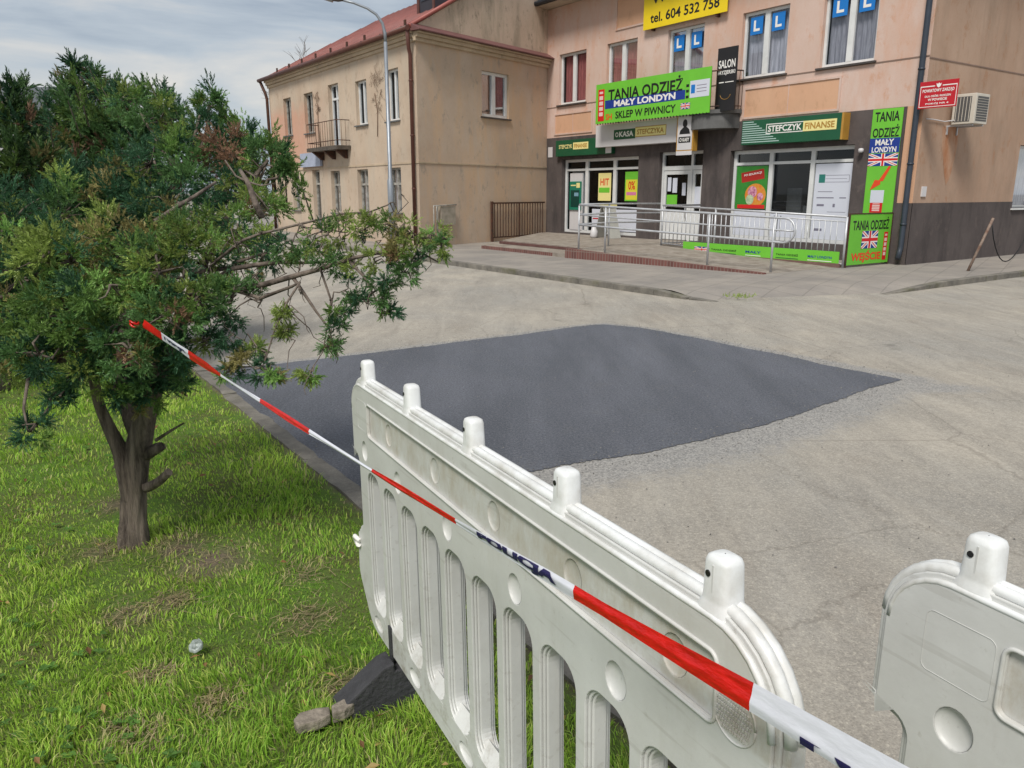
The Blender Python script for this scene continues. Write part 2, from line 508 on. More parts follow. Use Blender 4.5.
def on_ground(x, y, z=0.0):      # where a ray of the survey photo met the ground at height z
    v = 384 - y; sp, cp = math.sin(PITCH), math.cos(PITCH)
    r = Vector((x-512, F_PX*cp + v*sp, v*cp - F_PX*sp))
    k = (z-EYE)/r.z
    return Vector((r.x*k, r.y*k, z))
patch_px = [(196,368),(262,366),(340,357),(430,346),(520,335),(575,327),(604,324.5),(640,328),(700,339),(780,355),(850,370),(903,380),(870,389),(825,405),(770,424),(700,441),(640,453),(575,464),(500,478),(440,492)]
PATCH = [on_ground(x, y, ROAD) for x, y in patch_px]
K0, K1 = Vector((-2.81, 6.84)), Vector((-.856, 3.90))
KD = (K1-K0).normalized(); KN = Vector((-KD.y, KD.x))     # KN points to the road side
if KN.x < 0: KN = -KN
# close the patch along the kerb
kin = [K0 + KD*k for k in (5.0, 3.6, 1.8, 0.0, -.3)]
PATCH = PATCH + [Vector((p.x+.03*KN.x, p.y+.03*KN.y, ROAD)) for p in [K0+KD*3.75, K0+KD*3, K0+KD*1.5, K0+KD*.4]]
PA = np.array([[p.x, p.y] for p in PATCH])
def sdist(X, Y):
    """signed distance to the patch outline, negative inside"""
    d = np.full(X.shape, 1e9); ins = np.zeros(X.shape, bool)
    n = len(PA)
    for i in range(n):
        a, b = PA[i], PA[(i+1) % n]; e = b-a
        k = np.clip(((X-a[0])*e[0]+(Y-a[1])*e[1])/(e@e), 0, 1)
        d = np.minimum(d, np.hypot(X-a[0]-k*e[0], Y-a[1]-k*e[1]))
        c = ((a[1] > Y) != (b[1] > Y)) & (X < (b[0]-a[0])*(Y-a[1])/(b[1]-a[1]+1e-12)+a[0])
        ins ^= c
    return np.where(ins, -d, d)
gx = np.concatenate([np.linspace(-70,-4.2,30), np.arange(-4.1,6.0,.07), np.linspace(6.2,90,40)])
gy = np.concatenate([np.linspace(-25,.1,12), np.arange(.2,11,.07), np.linspace(11.3,120,60)])
X, Y = np.meshgrid(gx, gy)
SDm = sdist(X, Y)
# the near edge of the patch carries a wide band of loose chippings, the far edges a thin one
near = np.clip((9.2-Y)/3.5 - np.clip(-X-.2, 0, 3)*.4, .12, 1)
smear = np.clip(1.15 - np.clip(SDm,0,9)/(.15+.48*near), 0, 1)
blob = np.exp(-(((X-3.75)/.75)**2+((Y-6.75)/.28)**2))*.75
smear = np.clip(np.maximum(smear, blob), 0, 1)
smear[SDm < -.2] = 0
H = ROAD + .012*(fbm(X*.35, Y*.35)-.5)*np.clip((Y-2)/5, 0, 1)*np.clip((10-Y)/4,0,1)*0
V = np.stack([X, Y, H], -1).reshape(-1, 3)
nx_, ny_ = len(gx), len(gy)
I = np.arange(nx_*ny_).reshape(ny_, nx_)
Q = np.stack([I[:-1,:-1], I[:-1,1:], I[1:,1:], I[1:,:-1]], -1).reshape(-1, 4)
tag(np_mesh('road', V, Q, MATS['dusty_asphalt'], attrs={'smear': ('FLOAT', smear)}), kind='structure')

# patch sheet: outline resampled with a ragged edge
pts = []
n = len(PA)
for i in range(n):
    a, b = PA[i], PA[(i+1) % n]; L = np.linalg.norm(b-a); k = max(2, int(L/.022))
    nn = np.array([b[1]-a[1], a[0]-b[0]])/L
    for j in range(k):
        q = a+(b-a)*j/k
        wob = (fbm(np.array([q[0]*2.2]), np.array([q[1]*2.2]))[0]-.5)*.07 + rng.normal(0, .006)
        pts.append(q+nn*wob)
mb = MB(); mb.poly([(p[0], p[1], ROAD+.005) for p in pts])
me_p = mb.build('asphalt_patch', MATS['fresh_asphalt'])
bm = bmesh.new(); bm.from_mesh(me_p.data); bmesh.ops.triangulate(bm, faces=bm.faces[:]); bm.to_mesh(me_p.data); bm.free()
tag(me_p, kind='structure')

# loose chippings
n = 26000
px_ = rng.uniform(-1.5, 5.2, n); py_ = rng.uniform(3.3, 10.2, n)
sd = sdist(px_, py_)
keep = (np.abs(sd-.03) < rng.exponential(.09, n)) | (rng.random(n) < .02)
keep &= (px_*KN.x+py_*KN.y) > (K0.x*KN.x+K0.y*KN.y)+.05
px_, py_ = px_[keep], py_[keep]; n = len(px_)
oct_v = np.array([[1,0,0],[-1,0,0],[0,1,0],[0,-1,0],[0,0,1],[0,0,-1]], float)
oct_f = np.array([[0,2,4],[2,1,4],[1,3,4],[3,0,4],[2,0,5],[1,2,5],[3,1,5],[0,3,5]])
sz = rng.uniform(.002, .0075, n)
VV = oct_v[None]*sz[:,None,None]*rng.uniform(.6,1.3,(n,6,1)); VV[:,:,2] *= .7
VV += np.stack([px_, py_, np.full(n, ROAD+.007)], -1)[:,None]
FFc = (oct_f[None]+np.arange(n)[:,None,None]*6).reshape(-1,3)
tag(np_mesh('chippings', VV.reshape(-1,3), FFc, mat('grey_chippings', lin(150,146,140), .9, col2=lin(96,94,92), vscale=30)),
    'loose grey stone chippings scattered round the fresh asphalt patch', 'gravel', kind='stuff')

# far pavement with a lowered corner; coordinates (s,t) of the shop front
def pav_z(s, t):
    q = (s+2.1)/1.2+(7.75-t)/3.35
    k = min(1, max(0, (q-.8)/.8)); k = k*k*(3-2*k)
    return -.125*(1-k)
ss = [-2.08+.2*i for i in range(30)] + [4+1.5*i for i in range(26)]
ts = [7.74-.2*i for i in range(45)] + [-1.4-2*i for i in range(14)]
Vp = [FF.P(s, t, pav_z(s, t)) for t in ts for s in ss]
Vp = np.array([p[:] for p in Vp])
I = np.arange(len(ss)*len(ts)).reshape(len(ts), len(ss))
Q = np.stack([I[:-1,:-1], I[:-1,1:], I[1:,1:], I[1:,:-1]], -1).reshape(-1, 4)
tag(np_mesh('pavement', Vp, Q, MATS['pavement_slabs'], smooth=True), kind='structure')
mb = MB()
def kerb_run(mb, fr, pts, zf, w=.15):
    for (a, b) in zip(pts[:-1], pts[1:]):
        n = (Vector((b[1]-a[1], a[0]-b[0]))).normalized()
        P = lambda q, o, z: fr.P(q[0]+n.x*o, q[1]+n.y*o, z)
        g_ = .004; a2 = (a[0]+(b[0]-a[0])*g_, a[1]+(b[1]-a[1])*g_); b2 = (b[0]-(b[0]-a[0])*g_, b[1]-(b[1]-a[1])*g_)
        za, zb = zf(*a)+.006, zf(*b)+.006
        mb.hexa([P(a2,0,-.3),P(b2,0,-.3),P(b2,w,-.3),P(a2,w,-.3),P(a2,0,za),P(b2,0,zb),P(b2,w,zb),P(a2,w,za)])
kerb_run(mb, FF, [(s, 7.75) for s in np.arange(42, -.3, -1.0)]+[(-.7,7.72),(-1.3,7.5)], lambda s,t: min(0, pav_z(s,t)+.004))
kerb_run(mb, FF, [(-2.08, t) for t in [5.0, 4.4, 3.6, 2.6]+list(np.arange(1.6,-28,-1.0))], lambda s,t: min(0, pav_z(s,t)+.004))
tag(mb.build('kerb', MATS['kerb_concrete'], bevel=.012), kind='structure')

# grass verge
L0 = -9.0; L1 = 9.5
uu = np.concatenate([np.arange(L0*1.0, 9.5, .10)]); ww = np.concatenate([np.arange(0,6,.10), np.linspace(6.3,40,30)])
U, W_ = np.meshgrid(uu, ww)
GX = K0.x + KD.x*U - KN.x*W_; GY = K0.y + KD.y*U - KN.y*W_
def ground_z(x, y, w):
    return .045*(fbm(x*1.1+5, y*1.1+9)-.5)*np.clip(w/.5, 0, 1) + .03*(vnoise(x*.5,y*.5)-.5)*np.clip(w/.8,0,1) - .012
bares = [(-1.35,3.22,.20,.75),(-1.55,3.35,.14,.8),(-1.48,2.75,.12,.7),(-1.36,2.85,.08,.7),(-.95,2.2,.08,.4),(-1.22,2.35,.07,.6),(-.8,2.72,.12,.55),(-2.1,3.9,.14,.8),(-.15,1.4,.2,.4),(-2.45,2.9,.16,.5),(-1.9,3.35,.13,.6),(-1.15,2.05,.12,.4),(-.9,3.1,.12,.4),(-.55,2.3,.12,.5)]
def bare(x, y):
    b = np.zeros_like(x)
    for (cx, cy, r, a) in bares:
        b = np.maximum(b, a*np.exp(-(((x-cx)**2+(y-cy)**2)/(r*r))))
    return b
GZ = ground_z(GX, GY, W_)
I = np.arange(U.size).reshape(U.shape)
Q = np.stack([I[:-1,:-1], I[:-1,1:], I[1:,1:], I[1:,:-1]], -1).reshape(-1, 4)
tag(np_mesh('grass_verge', np.stack([GX,GY,GZ],-1).reshape(-1,3), Q, MATS['soil_and_moss'], smooth=True,
    attrs={'bare': ('FLOAT', np.maximum(bare(GX,GY), .55*np.clip(1-W_/.12,0,1)))}), kind='structure')
mb = MB()
k = -9.0
while k < 9.4:
    ln = .98
    for (q0, q1) in ((k, k+ln-.012),):
        j0, j1 = rng.normal(0,.006), rng.normal(0,.006)
        a = K0+KD*q0; b = K0+KD*q1
        z0, z1 = -.004+rng.normal(0,.004), -.004+rng.normal(0,.004)
        m_ = 7
        for i in range(m_):
            f0, f1 = i/m_, (i+1)/m_
            A = a.lerp(b, f0); B = a.lerp(b, f1)
            o = lambda P_, w, z: (P_.x+KN.x*w, P_.y+KN.y*w, z)
            mb.hexa([o(A,j0,-.3),o(B,j0,-.3),o(B,.11+j0,-.3),o(A,.11+j0,-.3),o(A,j0,z0),o(B,j0,z0),o(B,.11+j0,z0-.004),o(A,.11+j0,z0-.004)])
    k += ln
kb = mb.build('kerb_stones', MATS['kerb_concrete'])
bm = bmesh.new(); bm.from_mesh(kb.data); bmesh.ops.remove_doubles(bm, verts=bm.verts[:], dist=.0005)
for v in bm.verts:
    if v.co.z > .1:
        v.co.x += random.gauss(0,.006); v.co.y += random.gauss(0,.006); v.co.z += random.gauss(0,.004)
bm.to_mesh(kb.data); bm.free()
tag(kb, kind='structure')

# ------------------------------------------------------------ buildings
def wall_grid(mb, fr, s0, s1, z0, z1, holes, depth=.16, t=0.0):
    xs = sorted({s0, s1} | {min(max(v, s0), s1) for h in holes for v in h[:2]})
    zs = sorted({z0, z1} | {min(max(v, z0), z1) for h in holes for v in h[2:4]})
    for a, b in zip(xs[:-1], xs[1:]):
        for c, d in zip(zs[:-1], zs[1:]):
            mx_, mz = (a+b)/2, (c+d)/2
            if any(h[0] < mx_ < h[1] and h[2] < mz < h[3] for h in holes): continue
            mb.quad(fr.P(a,t,c), fr.P(b,t,c), fr.P(b,t,d), fr.P(a,t,d))
    for h in holes:
        a, b, c, d = max(h[0],s0), min(h[1],s1), max(h[2],z0), min(h[3],z1)
        if a >= b or c >= d: continue
        P = fr.P
        mb.quad(P(a,t,c),P(a,t-depth,c),P(a,t-depth,d),P(a,t,d)); mb.quad(P(b,t,c),P(b,t-depth,c),P(b,t-depth,d),P(b,t,d))
        if h[3] <= z1: mb.quad(P(a,t,d),P(a,t-depth,d),P(b,t-depth,d),P(b,t,d))
        if h[2] >= z0: mb.quad(P(a,t,c),P(a,t-depth,c),P(b,t-depth,c),P(b,t,c))
    return mb

def window(fr, root, s0, s1, z0, z1, depth=.13, cols=2, transom=None, fm=None, curt=None, sill=True, fw=.06, mull=.075, name='window', curt_cov=1.0, backz=.35, paneled=None):
    """frame (the part) with its pane, curtain, and sill as sub-parts"""
    fm = fm or M_WHITE; t0, t1 = -depth-.03, -depth+.035
    mb = MB()
    a, b = min(s0,s1)+.006, max(s0,s1)-.006
    zt = z1-.006; zb = z0+.006
    mb.box(fr, a, b, t0, t1, zb, zb+fw); mb.box(fr, a, b, t0, t1, zt-fw, zt)
    mb.box(fr, a, a+fw, t0, t1, zb+fw, zt-fw); mb.box(fr, b-fw, b, t0, t1, zb+fw, zt-fw)
    ms = cols if isinstance(cols, (list, tuple)) else [a+(b-a)*k/cols for k in range(1, cols)]
    for m_ in ms: mb.box(fr, m_-mull/2, m_+mull/2, t0, t1+.006, zb+fw, zt-fw)
    if transom:
        e = [a+fw]+[x for m_ in sorted(ms) for x in (m_-mull/2, m_+mull/2)]+[b-fw]
        for i in range(0, len(e), 2): mb.box(fr, e[i], e[i+1], t0, t1, transom-.035, transom+.035)
    w = mb.build(name, fm, root)
    MB().quad(fr.P(a+.01,-depth-.01,zb+.01), fr.P(b-.01,-depth-.01,zb+.01), fr.P(b-.01,-depth-.01,zt-.01), fr.P(a+.01,-depth-.01,zt-.01)).build('pane', M_GLASS, w)
    if curt:
        # hanging folds
        c = MB(); nseg = 36; amp = .014
        span = (b-a-2*fw)
        for k in range(nseg):
            xa, xb = a+fw*.5+span*1.03*k/nseg, a+fw*.5+span*1.03*(k+1)/nseg
            ta = -depth-.09+amp*math.sin(k*1.7)+amp*.6*math.sin(k*.7+s0); tb = -depth-.09+amp*math.sin((k+1)*1.7)+amp*.6*math.sin((k+1)*.7+s0)
            c.quad(fr.P(xa,ta,zb+.02), fr.P(xb,tb,zb+.02), fr.P(xb,tb,zt-.02), fr.P(xa,ta,zt-.02), True)
        c.build('curtain', curt, w)
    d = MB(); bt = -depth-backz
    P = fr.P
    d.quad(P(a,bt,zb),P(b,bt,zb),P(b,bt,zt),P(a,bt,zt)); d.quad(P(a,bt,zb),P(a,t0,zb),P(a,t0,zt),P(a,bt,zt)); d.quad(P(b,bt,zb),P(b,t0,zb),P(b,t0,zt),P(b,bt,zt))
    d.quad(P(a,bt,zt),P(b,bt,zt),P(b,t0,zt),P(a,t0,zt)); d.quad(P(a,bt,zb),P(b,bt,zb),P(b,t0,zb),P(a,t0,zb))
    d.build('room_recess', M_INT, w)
    if sill:
        MB().box(fr, a-.07, b+.07, -.10, .07, z0-.045, z0-.003).build('sill', sill if not isinstance(sill, bool) else M_SILL, w)
    return w

def band(mb, fr, a, b, z0, z1, t0, t1): mb.box(fr, a, b, t0, t1, z0, z1)

# ---- shop building on the right
shop = thing('shop_building', 'pink two storey shop building with dark grey rendered ground floor at the street corner', 'building', (RC[0], RC[1], 0))
FL = 13.55; DEPTH = 11.0; EV = 7.57
up_holes = [(11.28,12.68,4.47,6.08),(8.93,10.28,4.47,6.08),(6.33,7.68,4.47,6.08),(3.62,5.04,4.47,6.08),(1.27,2.66,4.47,6.08)]
mb = MB(); wall_grid(mb, FF, 0, FL, 3.42, EV, up_holes)
mb.build('upper_wall', M_PINK, shop)
lo_holes = [(8.69,12.45,.24,2.68),(6.12,7.80,.0,2.74),(1.52,5.15,.36,2.68)]
mb = MB(); wall_grid(mb, FF, .36, FL, -.3, 3.42, lo_holes, depth=.22, t=.012)
mb.quad(FF.P(.36,.012,3.42), FF.P(FL,.012,3.42), FF.P(FL,0,3.42), FF.P(.36,0,3.42))
mb.build('ground_floor_wall', M_DARK, shop)
mb = MB(); mb.quad(FF.P(0,0,1.36), FF.P(.36,0,1.36), FF.P(.36,0,3.42), FF.P(0,0,3.42)).build('corner_strip', M_PINKPANEL, shop)
side_hole = (4.78, 6.1, 1.2, 2.75)
side2 = (4.78, 6.1, 4.47, 6.08)
mb = MB(); wall_grid(mb, FS, 0, DEPTH, 1.36, EV, [side_hole])
mb.quad(FF.P(FL,0,-.3), FF.P(FL,-DEPTH,-.3), FF.P(FL,-DEPTH,EV), FF.P(FL,0,EV)); mb.quad(FS.P(DEPTH,0,-.3), FS.P(DEPTH,-FL,-.3), FS.P(DEPTH,-FL,EV), FS.P(DEPTH,0,EV))
mb.build('side_wall', M_ORANGE, shop)
mb = MB(); wall_grid(mb, FS, -.012, DEPTH, -.3, 1.36, [side_hole], t=.012)
mb.quad(FF.P(0,.012,-.3), FF.P(.36,.012,-.3), FF.P(.36,.012,1.36), FF.P(0,.012,1.36))
mb.quad(FF.P(0,.012,1.36), FF.P(.36,.012,1.36), FF.P(.36,-.05,1.36), FF.P(0,-.05,1.36)); mb.quad(FS.P(-.012,.012,1.36), FS.P(DEPTH,.012,1.36), FS.P(DEPTH,-.05,1.36), FS.P(-.012,-.05,1.36))
mb.build('plinth', M_DARK, shop)
window(FS, shop, *side_hole, cols=1, sill=M_WHITE, curt=M_NETCURT)
# grooves, trims and plaster panels
mb = MB()
mb.box(FF, 0, FL, 0, .012, 4.405, 4.43)
mb.box(FS, -.012, DEPTH, 0, .012, 4.365, 4.39)
mb.build('string_course', mat('dark_seam_plaster', lin(140,118,106), .9, var=.2), shop)  # seam line in a darker plaster tone
def panel_trim(s0, s1, z0, z1, mids=()):
    m = MB(); w = .05
    m.box(FF, s0, s1, .0, .03, z1-w, z1); m.box(FF, s0, s1, 0, .03, z0, z0+w)
    for a in [s0, s1-w]: m.box(FF, a, a+w, 0, .03, z0+w, z1-w)
    for a in mids: m.box(FF, a-.012, a+.012, .004, .016, z0+w, z1-w)
    f = m.build('panel_surround', M_PINK, shop)
    MB().box(FF, s0+w, s1-w, 0, .006, z0+w, z1-w).build('panel_face', M_PINKPANEL, f)
panel_trim(2.02, 4.84, 3.46, 4.24, (3.46,))
panel_trim(8.05, 9.9, 6.4, 7.3)
panel_trim(10.9, 12.9, 3.5, 4.2, (11.9,))
# five upper windows
win = []
for i, h in enumerate(up_holes):
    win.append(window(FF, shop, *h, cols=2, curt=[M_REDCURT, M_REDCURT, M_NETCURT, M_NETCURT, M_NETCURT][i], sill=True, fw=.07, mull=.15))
# learner plates stuck inside the panes of three windows
def plate(fr, w, a, z, sz_w=.38, sz_h=.42):
    p = MB().box(fr, a-sz_w/2, a+sz_w/2, -.128, -.122, z-sz_h/2, z+sz_h/2).build('learner_plate', M_LBLUE, w)
    return p
def boxes(name, m, parent, lst, fr, bevel=0):
    b = MB()
    for l in lst: b.box(fr, *l)
    return b.build(name, m, parent, bevel=bevel)
for wi, (c1, c2), zc in ((2, (7.33,6.68), 5.70), (3, (4.66,4.0), 5.74), (4, (2.30,1.63), 5.78)):
    for c in (c1, c2):
        p = MB().box(FF, c-.19, c+.19, -.099, -.092, zc-.21, zc+.21).build('learner_plate', M_LBLUE, win[wi])
        # white L drawn on the plate
    for c in (c1, c2):
        MB().prism([FF.P(c,-.0905,zc)+FF.r*x+Vector((0,0,y)) for x, y in ((-.09,.13),(-.03,.13),(-.03,-.07),(.10,-.07),(.10,-.13),(-.09,-.13))], FF.n*.002).build('plate_letter', M_TEXTW, win[wi])

# roof with deep eaves, soffit and gutter
EO = .62
P = lambda s, t, z: FF.P(s, t, z)
z0 = EV+.02
mb = MB()
c = [P(-EO,EO,z0),P(FL+EO,EO,z0),P(FL+EO,-DEPTH-EO,z0),P(-EO,-DEPTH-EO,z0)]
cu_ = [q+Vector((0,0,.16)) for q in c]
r1 = P(3.5,-DEPTH/2,z0+3.0); r2 = P(FL-3.5,-DEPTH/2,z0+3.0)
mb.poly([cu_[0],cu_[1],r2,r1]); mb.poly([cu_[2],cu_[3],r1,r2]); mb.poly([cu_[1],cu_[2],r2]); mb.poly([cu_[3],cu_[0],r1])
for i in range(4): mb.quad(c[i],c[(i+1)%4],cu_[(i+1)%4],cu_[i])
rf = mb.build('roof', M_DARKROOF, shop)
MB().poly([q-Vector((0,0,.012)) for q in c]).build('soffit', M_SOFFIT, rf)
mb = MB()
mb.tube([P(-EO-.05,EO+.07,z0+.06),P(FL+EO+.05,EO+.07,z0+.06)], .075, 10); mb.tube([P(-EO-.07,EO+.05,z0+.06),P(-EO-.07,-DEPTH-EO,z0+.06)], .075, 10)
mb.tube([P(FL+EO+.07,EO+.05,z0+.06),P(FL+EO+.07,-DEPTH,z0+.06)], .075, 10)
mb.build('gutter', M_ZINC, rf)
def downpipe(pts, m, root, r=.05, clips=(), fr=None, name='downpipe'):
    b = MB(); b.tube(pts, r, 10)
    o = b.build(name, m, root)
    if clips:
        for q in clips: b = MB(); b.tube([Vector(q)-Vector((0,0,.02)), Vector(q)+Vector((0,0,.02))], r+.012, 10); b.build('pipe_clip', m, o)
    return o
downpipe([P(FL+EO,EO+.05,7.6),P(FL+EO,EO+.05,7.45),P(FL-.02,.10,7.05),P(FL-.02,.10,6.9),P(FL-.02,.10,.05)], M_ZINC, shop, .06, [P(FL-.02,.1,q) for q in (6.6,4.6,2.6,.8)])
q = lambda z: FF.P(.10,.09,z)
downpipe([P(-.3,EO+.05,7.5),P(.10,.09,6.95),q(6.0),q(4),q(.42),FF.P(.10,.12,.3),FF.P(.08,.2,.14)], M_ZINC, shop, .062, [q(z) for z in (6,4.15,2.2,.9)])
# white box on the side plaster
boxes('meter_plate', M_OFFW, shop, [(.30,.48,0,.03,1.5,1.72)], FS)

# balcony of the shop building
cS, aS, bS = 5.70, .80, .65
def arc(z, ka=1.0, kb=1.0, n=18): return [FF.P(cS+aS*ka*math.cos(PI*i/n), bS*kb*math.sin(PI*i/n)+.013, z) for i in range(n+1)]
bal = MB(); bal.prism(arc(3.62,1.04,1.04), (0,0,.10)); bal.prism(arc(3.25,.97,.97), (0,0,.365))
balo = bal.build('balcony', M_CONC, shop)
MB().tube(arc(4.68), .018, 6).build('balcony_handrail', M_IRON, balo)
MB().tube(arc(3.80), .013, 6).build('balcony_bottom_rail', M_IRON, balo)
rl = MB()
for i in range(0, 19):
    a = arc(3.72)[i]; rl.tube([a, a+Vector((0,0,.96))], .009, 6)
rl.build('balcony_bars', M_IRON, balo)

# shop windows and the door
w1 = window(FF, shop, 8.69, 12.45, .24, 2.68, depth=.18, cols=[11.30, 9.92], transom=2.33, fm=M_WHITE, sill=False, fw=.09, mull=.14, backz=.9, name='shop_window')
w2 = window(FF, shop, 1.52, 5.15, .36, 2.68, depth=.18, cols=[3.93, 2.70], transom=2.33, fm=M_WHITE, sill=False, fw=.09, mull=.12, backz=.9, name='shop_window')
# lower opaque panels / posters in w1
tq = -.165
boxes('lower_panel', M_PAPER, w1, [(9.99,11.0,tq,tq+.012,.36,1.05),(8.80,9.84,tq,tq+.012,.36,1.05)], FF)
boxes('red_stripe', M_SIGNRED, w1, [(9.99,10.95,tq+.012,tq+.016,.72,.76)], FF)
boxes('panel_backing', M_OFFW, w1, [(11.40,12.3,-.36,-.34,.3,2.28)], FF)
p1 = boxes('yellow_poster', M_CREAM, w1, [(10.10,10.72,tq,tq+.006,1.32,2.20)], FF)
text_mb('HIT', FF, 10.41, tq+.007, 1.92, .42, .22, .02).build('poster_print', M_ORED, p1)
boxes('poster_strip', M_GREEN, p1, [(10.16,10.68,tq+.0065,tq+.009,1.58,1.74)], FF)
p2 = boxes('yellow_green_poster', M_GREEN, w1, [(8.84,9.44,tq,tq+.006,1.32,2.22)], FF)
boxes('poster_field', mat('yellow_poster_field', lin(214,206,60), .5), p2, [(8.88,9.40,tq+.006,tq+.008,1.36,1.98)], FF)
text_mb('0%', FF, 9.13, tq+.0085, 1.80, .30, .26, .02).build('poster_print', M_RED, p2)
boxes('poster_strip', M_PINKP, p2, [(8.92,9.36,tq+.0085,tq+.010,1.50,1.60)], FF)
# w2
p3 = boxes('green_poster', mat('leaf_green_poster', lin(56,140,50), .5, var=.25, vscale=2.5), w2, [(4.02,5.04,tq,tq+.006,1.16,2.27)], FF)
b = MB()
def rot_rect(b, fr, a, z, w, h, t, ang):
    c_, s_ = math.cos(ang), math.sin(ang); q = []
    for (u, v) in ((-w/2,-h/2),(w/2,-h/2),(w/2,h/2),(-w/2,h/2)):
        q.append(fr.P(a,t,z)+fr.r*(u*c_-v*s_)+Vector((0,0,u*s_+v*c_)))
    b.quad(*q)
rot_rect(b, FF, 4.50, 2.02, .74, .26, tq+.008, .14); b.build('poster_ribbon', mat('dark_red_print', lin(168,36,26), .5), p3)
def disc(b, fr, a, z, r, t, rz=None, n=20):
    b.poly([fr.P(a,t,z)+fr.r*(r*math.cos(2*PI*i/n))+Vector((0,0,(rz or r)*math.sin(2*PI*i/n))) for i in range(n)])
b = MB(); disc(b, FF, 4.38, 1.52, .34, tq+.0075, .30); b.build('poster_plate', mat('amber_print', lin(206,160,60), .5, col2=lin(220,110,40), vscale=12), p3)
b = MB(); disc(b, FF, 4.48, 1.60, .15, tq+.0095); disc(b, FF, 4.22, 1.48, .10, tq+.0095); b.build('poster_balls', mat('plum_print', lin(150,70,110), .5, col2=lin(230,170,190), vscale=14), p3)
b = MB(); disc(b, FF, 4.55, 1.40, .13, tq+.0105); b.build('poster_leaf', mat('pale_print', lin(190,210,170), .5, var=.4, vscale=16), p3)
boxes('poster_strip', M_RED, p3, [(4.06,4.95,tq+.008,tq+.010,1.17,1.27)], FF)
text_mb('PO EDUKACJI', FF, 4.50, tq+.0085, 2.06, .56, .07, .02, rise=.14).build('poster_print', M_TEXTW, p3)
boxes('lower_panel', M_PAPER, w2, [(4.02,5.04,tq,tq+.012,.46,1.13),(2.78,3.85,tq,tq+.012,.46,1.05)], FF)
p4 = boxes('white_poster', M_PAPER, w2, [(1.63,2.61,tq,tq+.006,.46,2.27)], FF)
b = MB()
b.box(FF, 2.33, 2.50, tq+.006, tq+.008, 1.82, 2.02)
b.build('poster_emblem', mat('teal_print', lin(40,120,110), .5), p4)
b = MB()
for (a0,a1,c0,c1) in ((1.68,2.32,1.99,2.0),(1.68,2.32,1.83,1.84),(1.68,1.69,1.84,1.99),(1.74,2.32,1.91,1.918),(2.1,2.5,1.60,1.615),(2.05,2.52,1.45,1.475),(1.72,1.9,1.45,1.475),(2.3,2.5,1.26,1.31),(2.0,2.06,1.24,1.32),(1.7,2.2,1.12,1.13),(2.3,2.52,.66,.72)):
    b.box(FF, a0, a1, tq+.006, tq+.008, c0, c1)
b.build('poster_lines', mat('grey_print', lin(120,118,134), .5), p4)
boxes('shelf_inside', M_CONC, w2, [(2.75,3.3,-1.0,-.75,.4,1.25),(3.4,3.85,-1.0,-.8,.4,1.7)], FF)
b = MB(); rr = random.Random(8)
for k in range(26):
    b.tube([FF.P(2.98,-.85,1.25), FF.P(2.98+rr.uniform(-.15,.15),-.85+rr.uniform(-.1,.1),1.5), FF.P(2.98+rr.uniform(-.3,.3),-.85+rr.uniform(-.2,.15),1.4+rr.uniform(0,.5))], [.012,.02,.004], 5)
b.build('pot_plant', mat('dull_green_leaf', lin(60,84,58), .6), w2)
boxes('window_grille', M_DARKROOF, w2, [(3.50+i*.1,3.53+i*.1,tq+.012,tq+.02,.6,1.0) for i in range(3)], FF)
# door
door = MB()
a, b_ = 6.12, 7.80
df = MB()
df.box(FF, a, b_, -.2, -.12, 2.66, 2.74); df.box(FF, a, a+.07, -.2, -.12, .2, 2.66); df.box(FF, b_-.07, b_, -.2, -.12, .2, 2.66)
df.box(FF, a+.07, b_-.07, -.2, -.12, 2.22, 2.34); df.box(FF, 6.60, 6.68, -.2, -.12, .2, 2.22); df.box(FF, 6.58, 6.66, -.2, -.12, 2.34, 2.66)
dfo = df.build('door_frame', M_WHITE, shop)
MB().quad(FF.P(a+.03,-.17,2.3),FF.P(b_-.03,-.17,2.3),FF.P(b_-.03,-.17,2.7),FF.P(a+.03,-.17,2.7)).build('pane', M_GLASS, dfo)
def leaf(a0, a1):
    l = MB()
    l.box(FF, a0, a1, -.18, -.135, .22, 1.02)
    l.box(FF, a0, a1, -.18, -.135, 2.10, 2.21); l.box(FF, a0, a0+.09, -.18, -.135, 1.02, 2.10); l.box(FF, a1-.09, a1, -.18, -.135, 1.02, 2.10)
    for k in range(6):
        x = a0+.08+(a1-a0-.16)*k/5
        l.box(FF, x-.006, x+.006, -.135, -.128, .3, .98)
    return l
d1 = leaf(6.69, 7.72).build('door', M_WHITE, shop)
MB().quad(FF.P(6.75,-.16,1.0),FF.P(7.68,-.16,1.0),FF.P(7.68,-.16,2.15),FF.P(6.75,-.16,2.15)).build('pane', M_GLASS, d1)
b = MB(); b.tube([FF.P(6.76,-.13,.85),FF.P(6.76,-.06,.88),FF.P(6.76,-.06,1.20),FF.P(6.76,-.13,1.23)], .014, 8); b.build('door_handle', M_STEEL, d1)
boxes('door_notice', M_GREEN, d1, [(7.18,7.60,-.158,-.153,1.22,1.52)], FF)
boxes('door_leaflet', M_PAPER, d1, [(7.20,7.38,-.158,-.153,1.58,2.0),(7.44,7.58,-.158,-.153,1.62,2.02),(6.86,7.0,-.158,-.153,1.5,1.86)], FF)
d2 = leaf(6.19, 6.59).build('door', M_WHITE, shop)
MB().quad(FF.P(6.21,-.16,1.0),FF.P(6.57,-.16,1.0),FF.P(6.57,-.16,2.15),FF.P(6.21,-.16,2.15)).build('pane', M_GLASS, d2)
boxes('door_leaflet', M_PAPER, d2, [(6.28,6.52,-.158,-.153,1.15,1.75)], FF)
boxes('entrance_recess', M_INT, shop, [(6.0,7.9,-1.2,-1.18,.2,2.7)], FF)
boxes('threshold', M_STEP, shop, [(6.12,7.80,-.4,.0,-.1,.205)], FF)

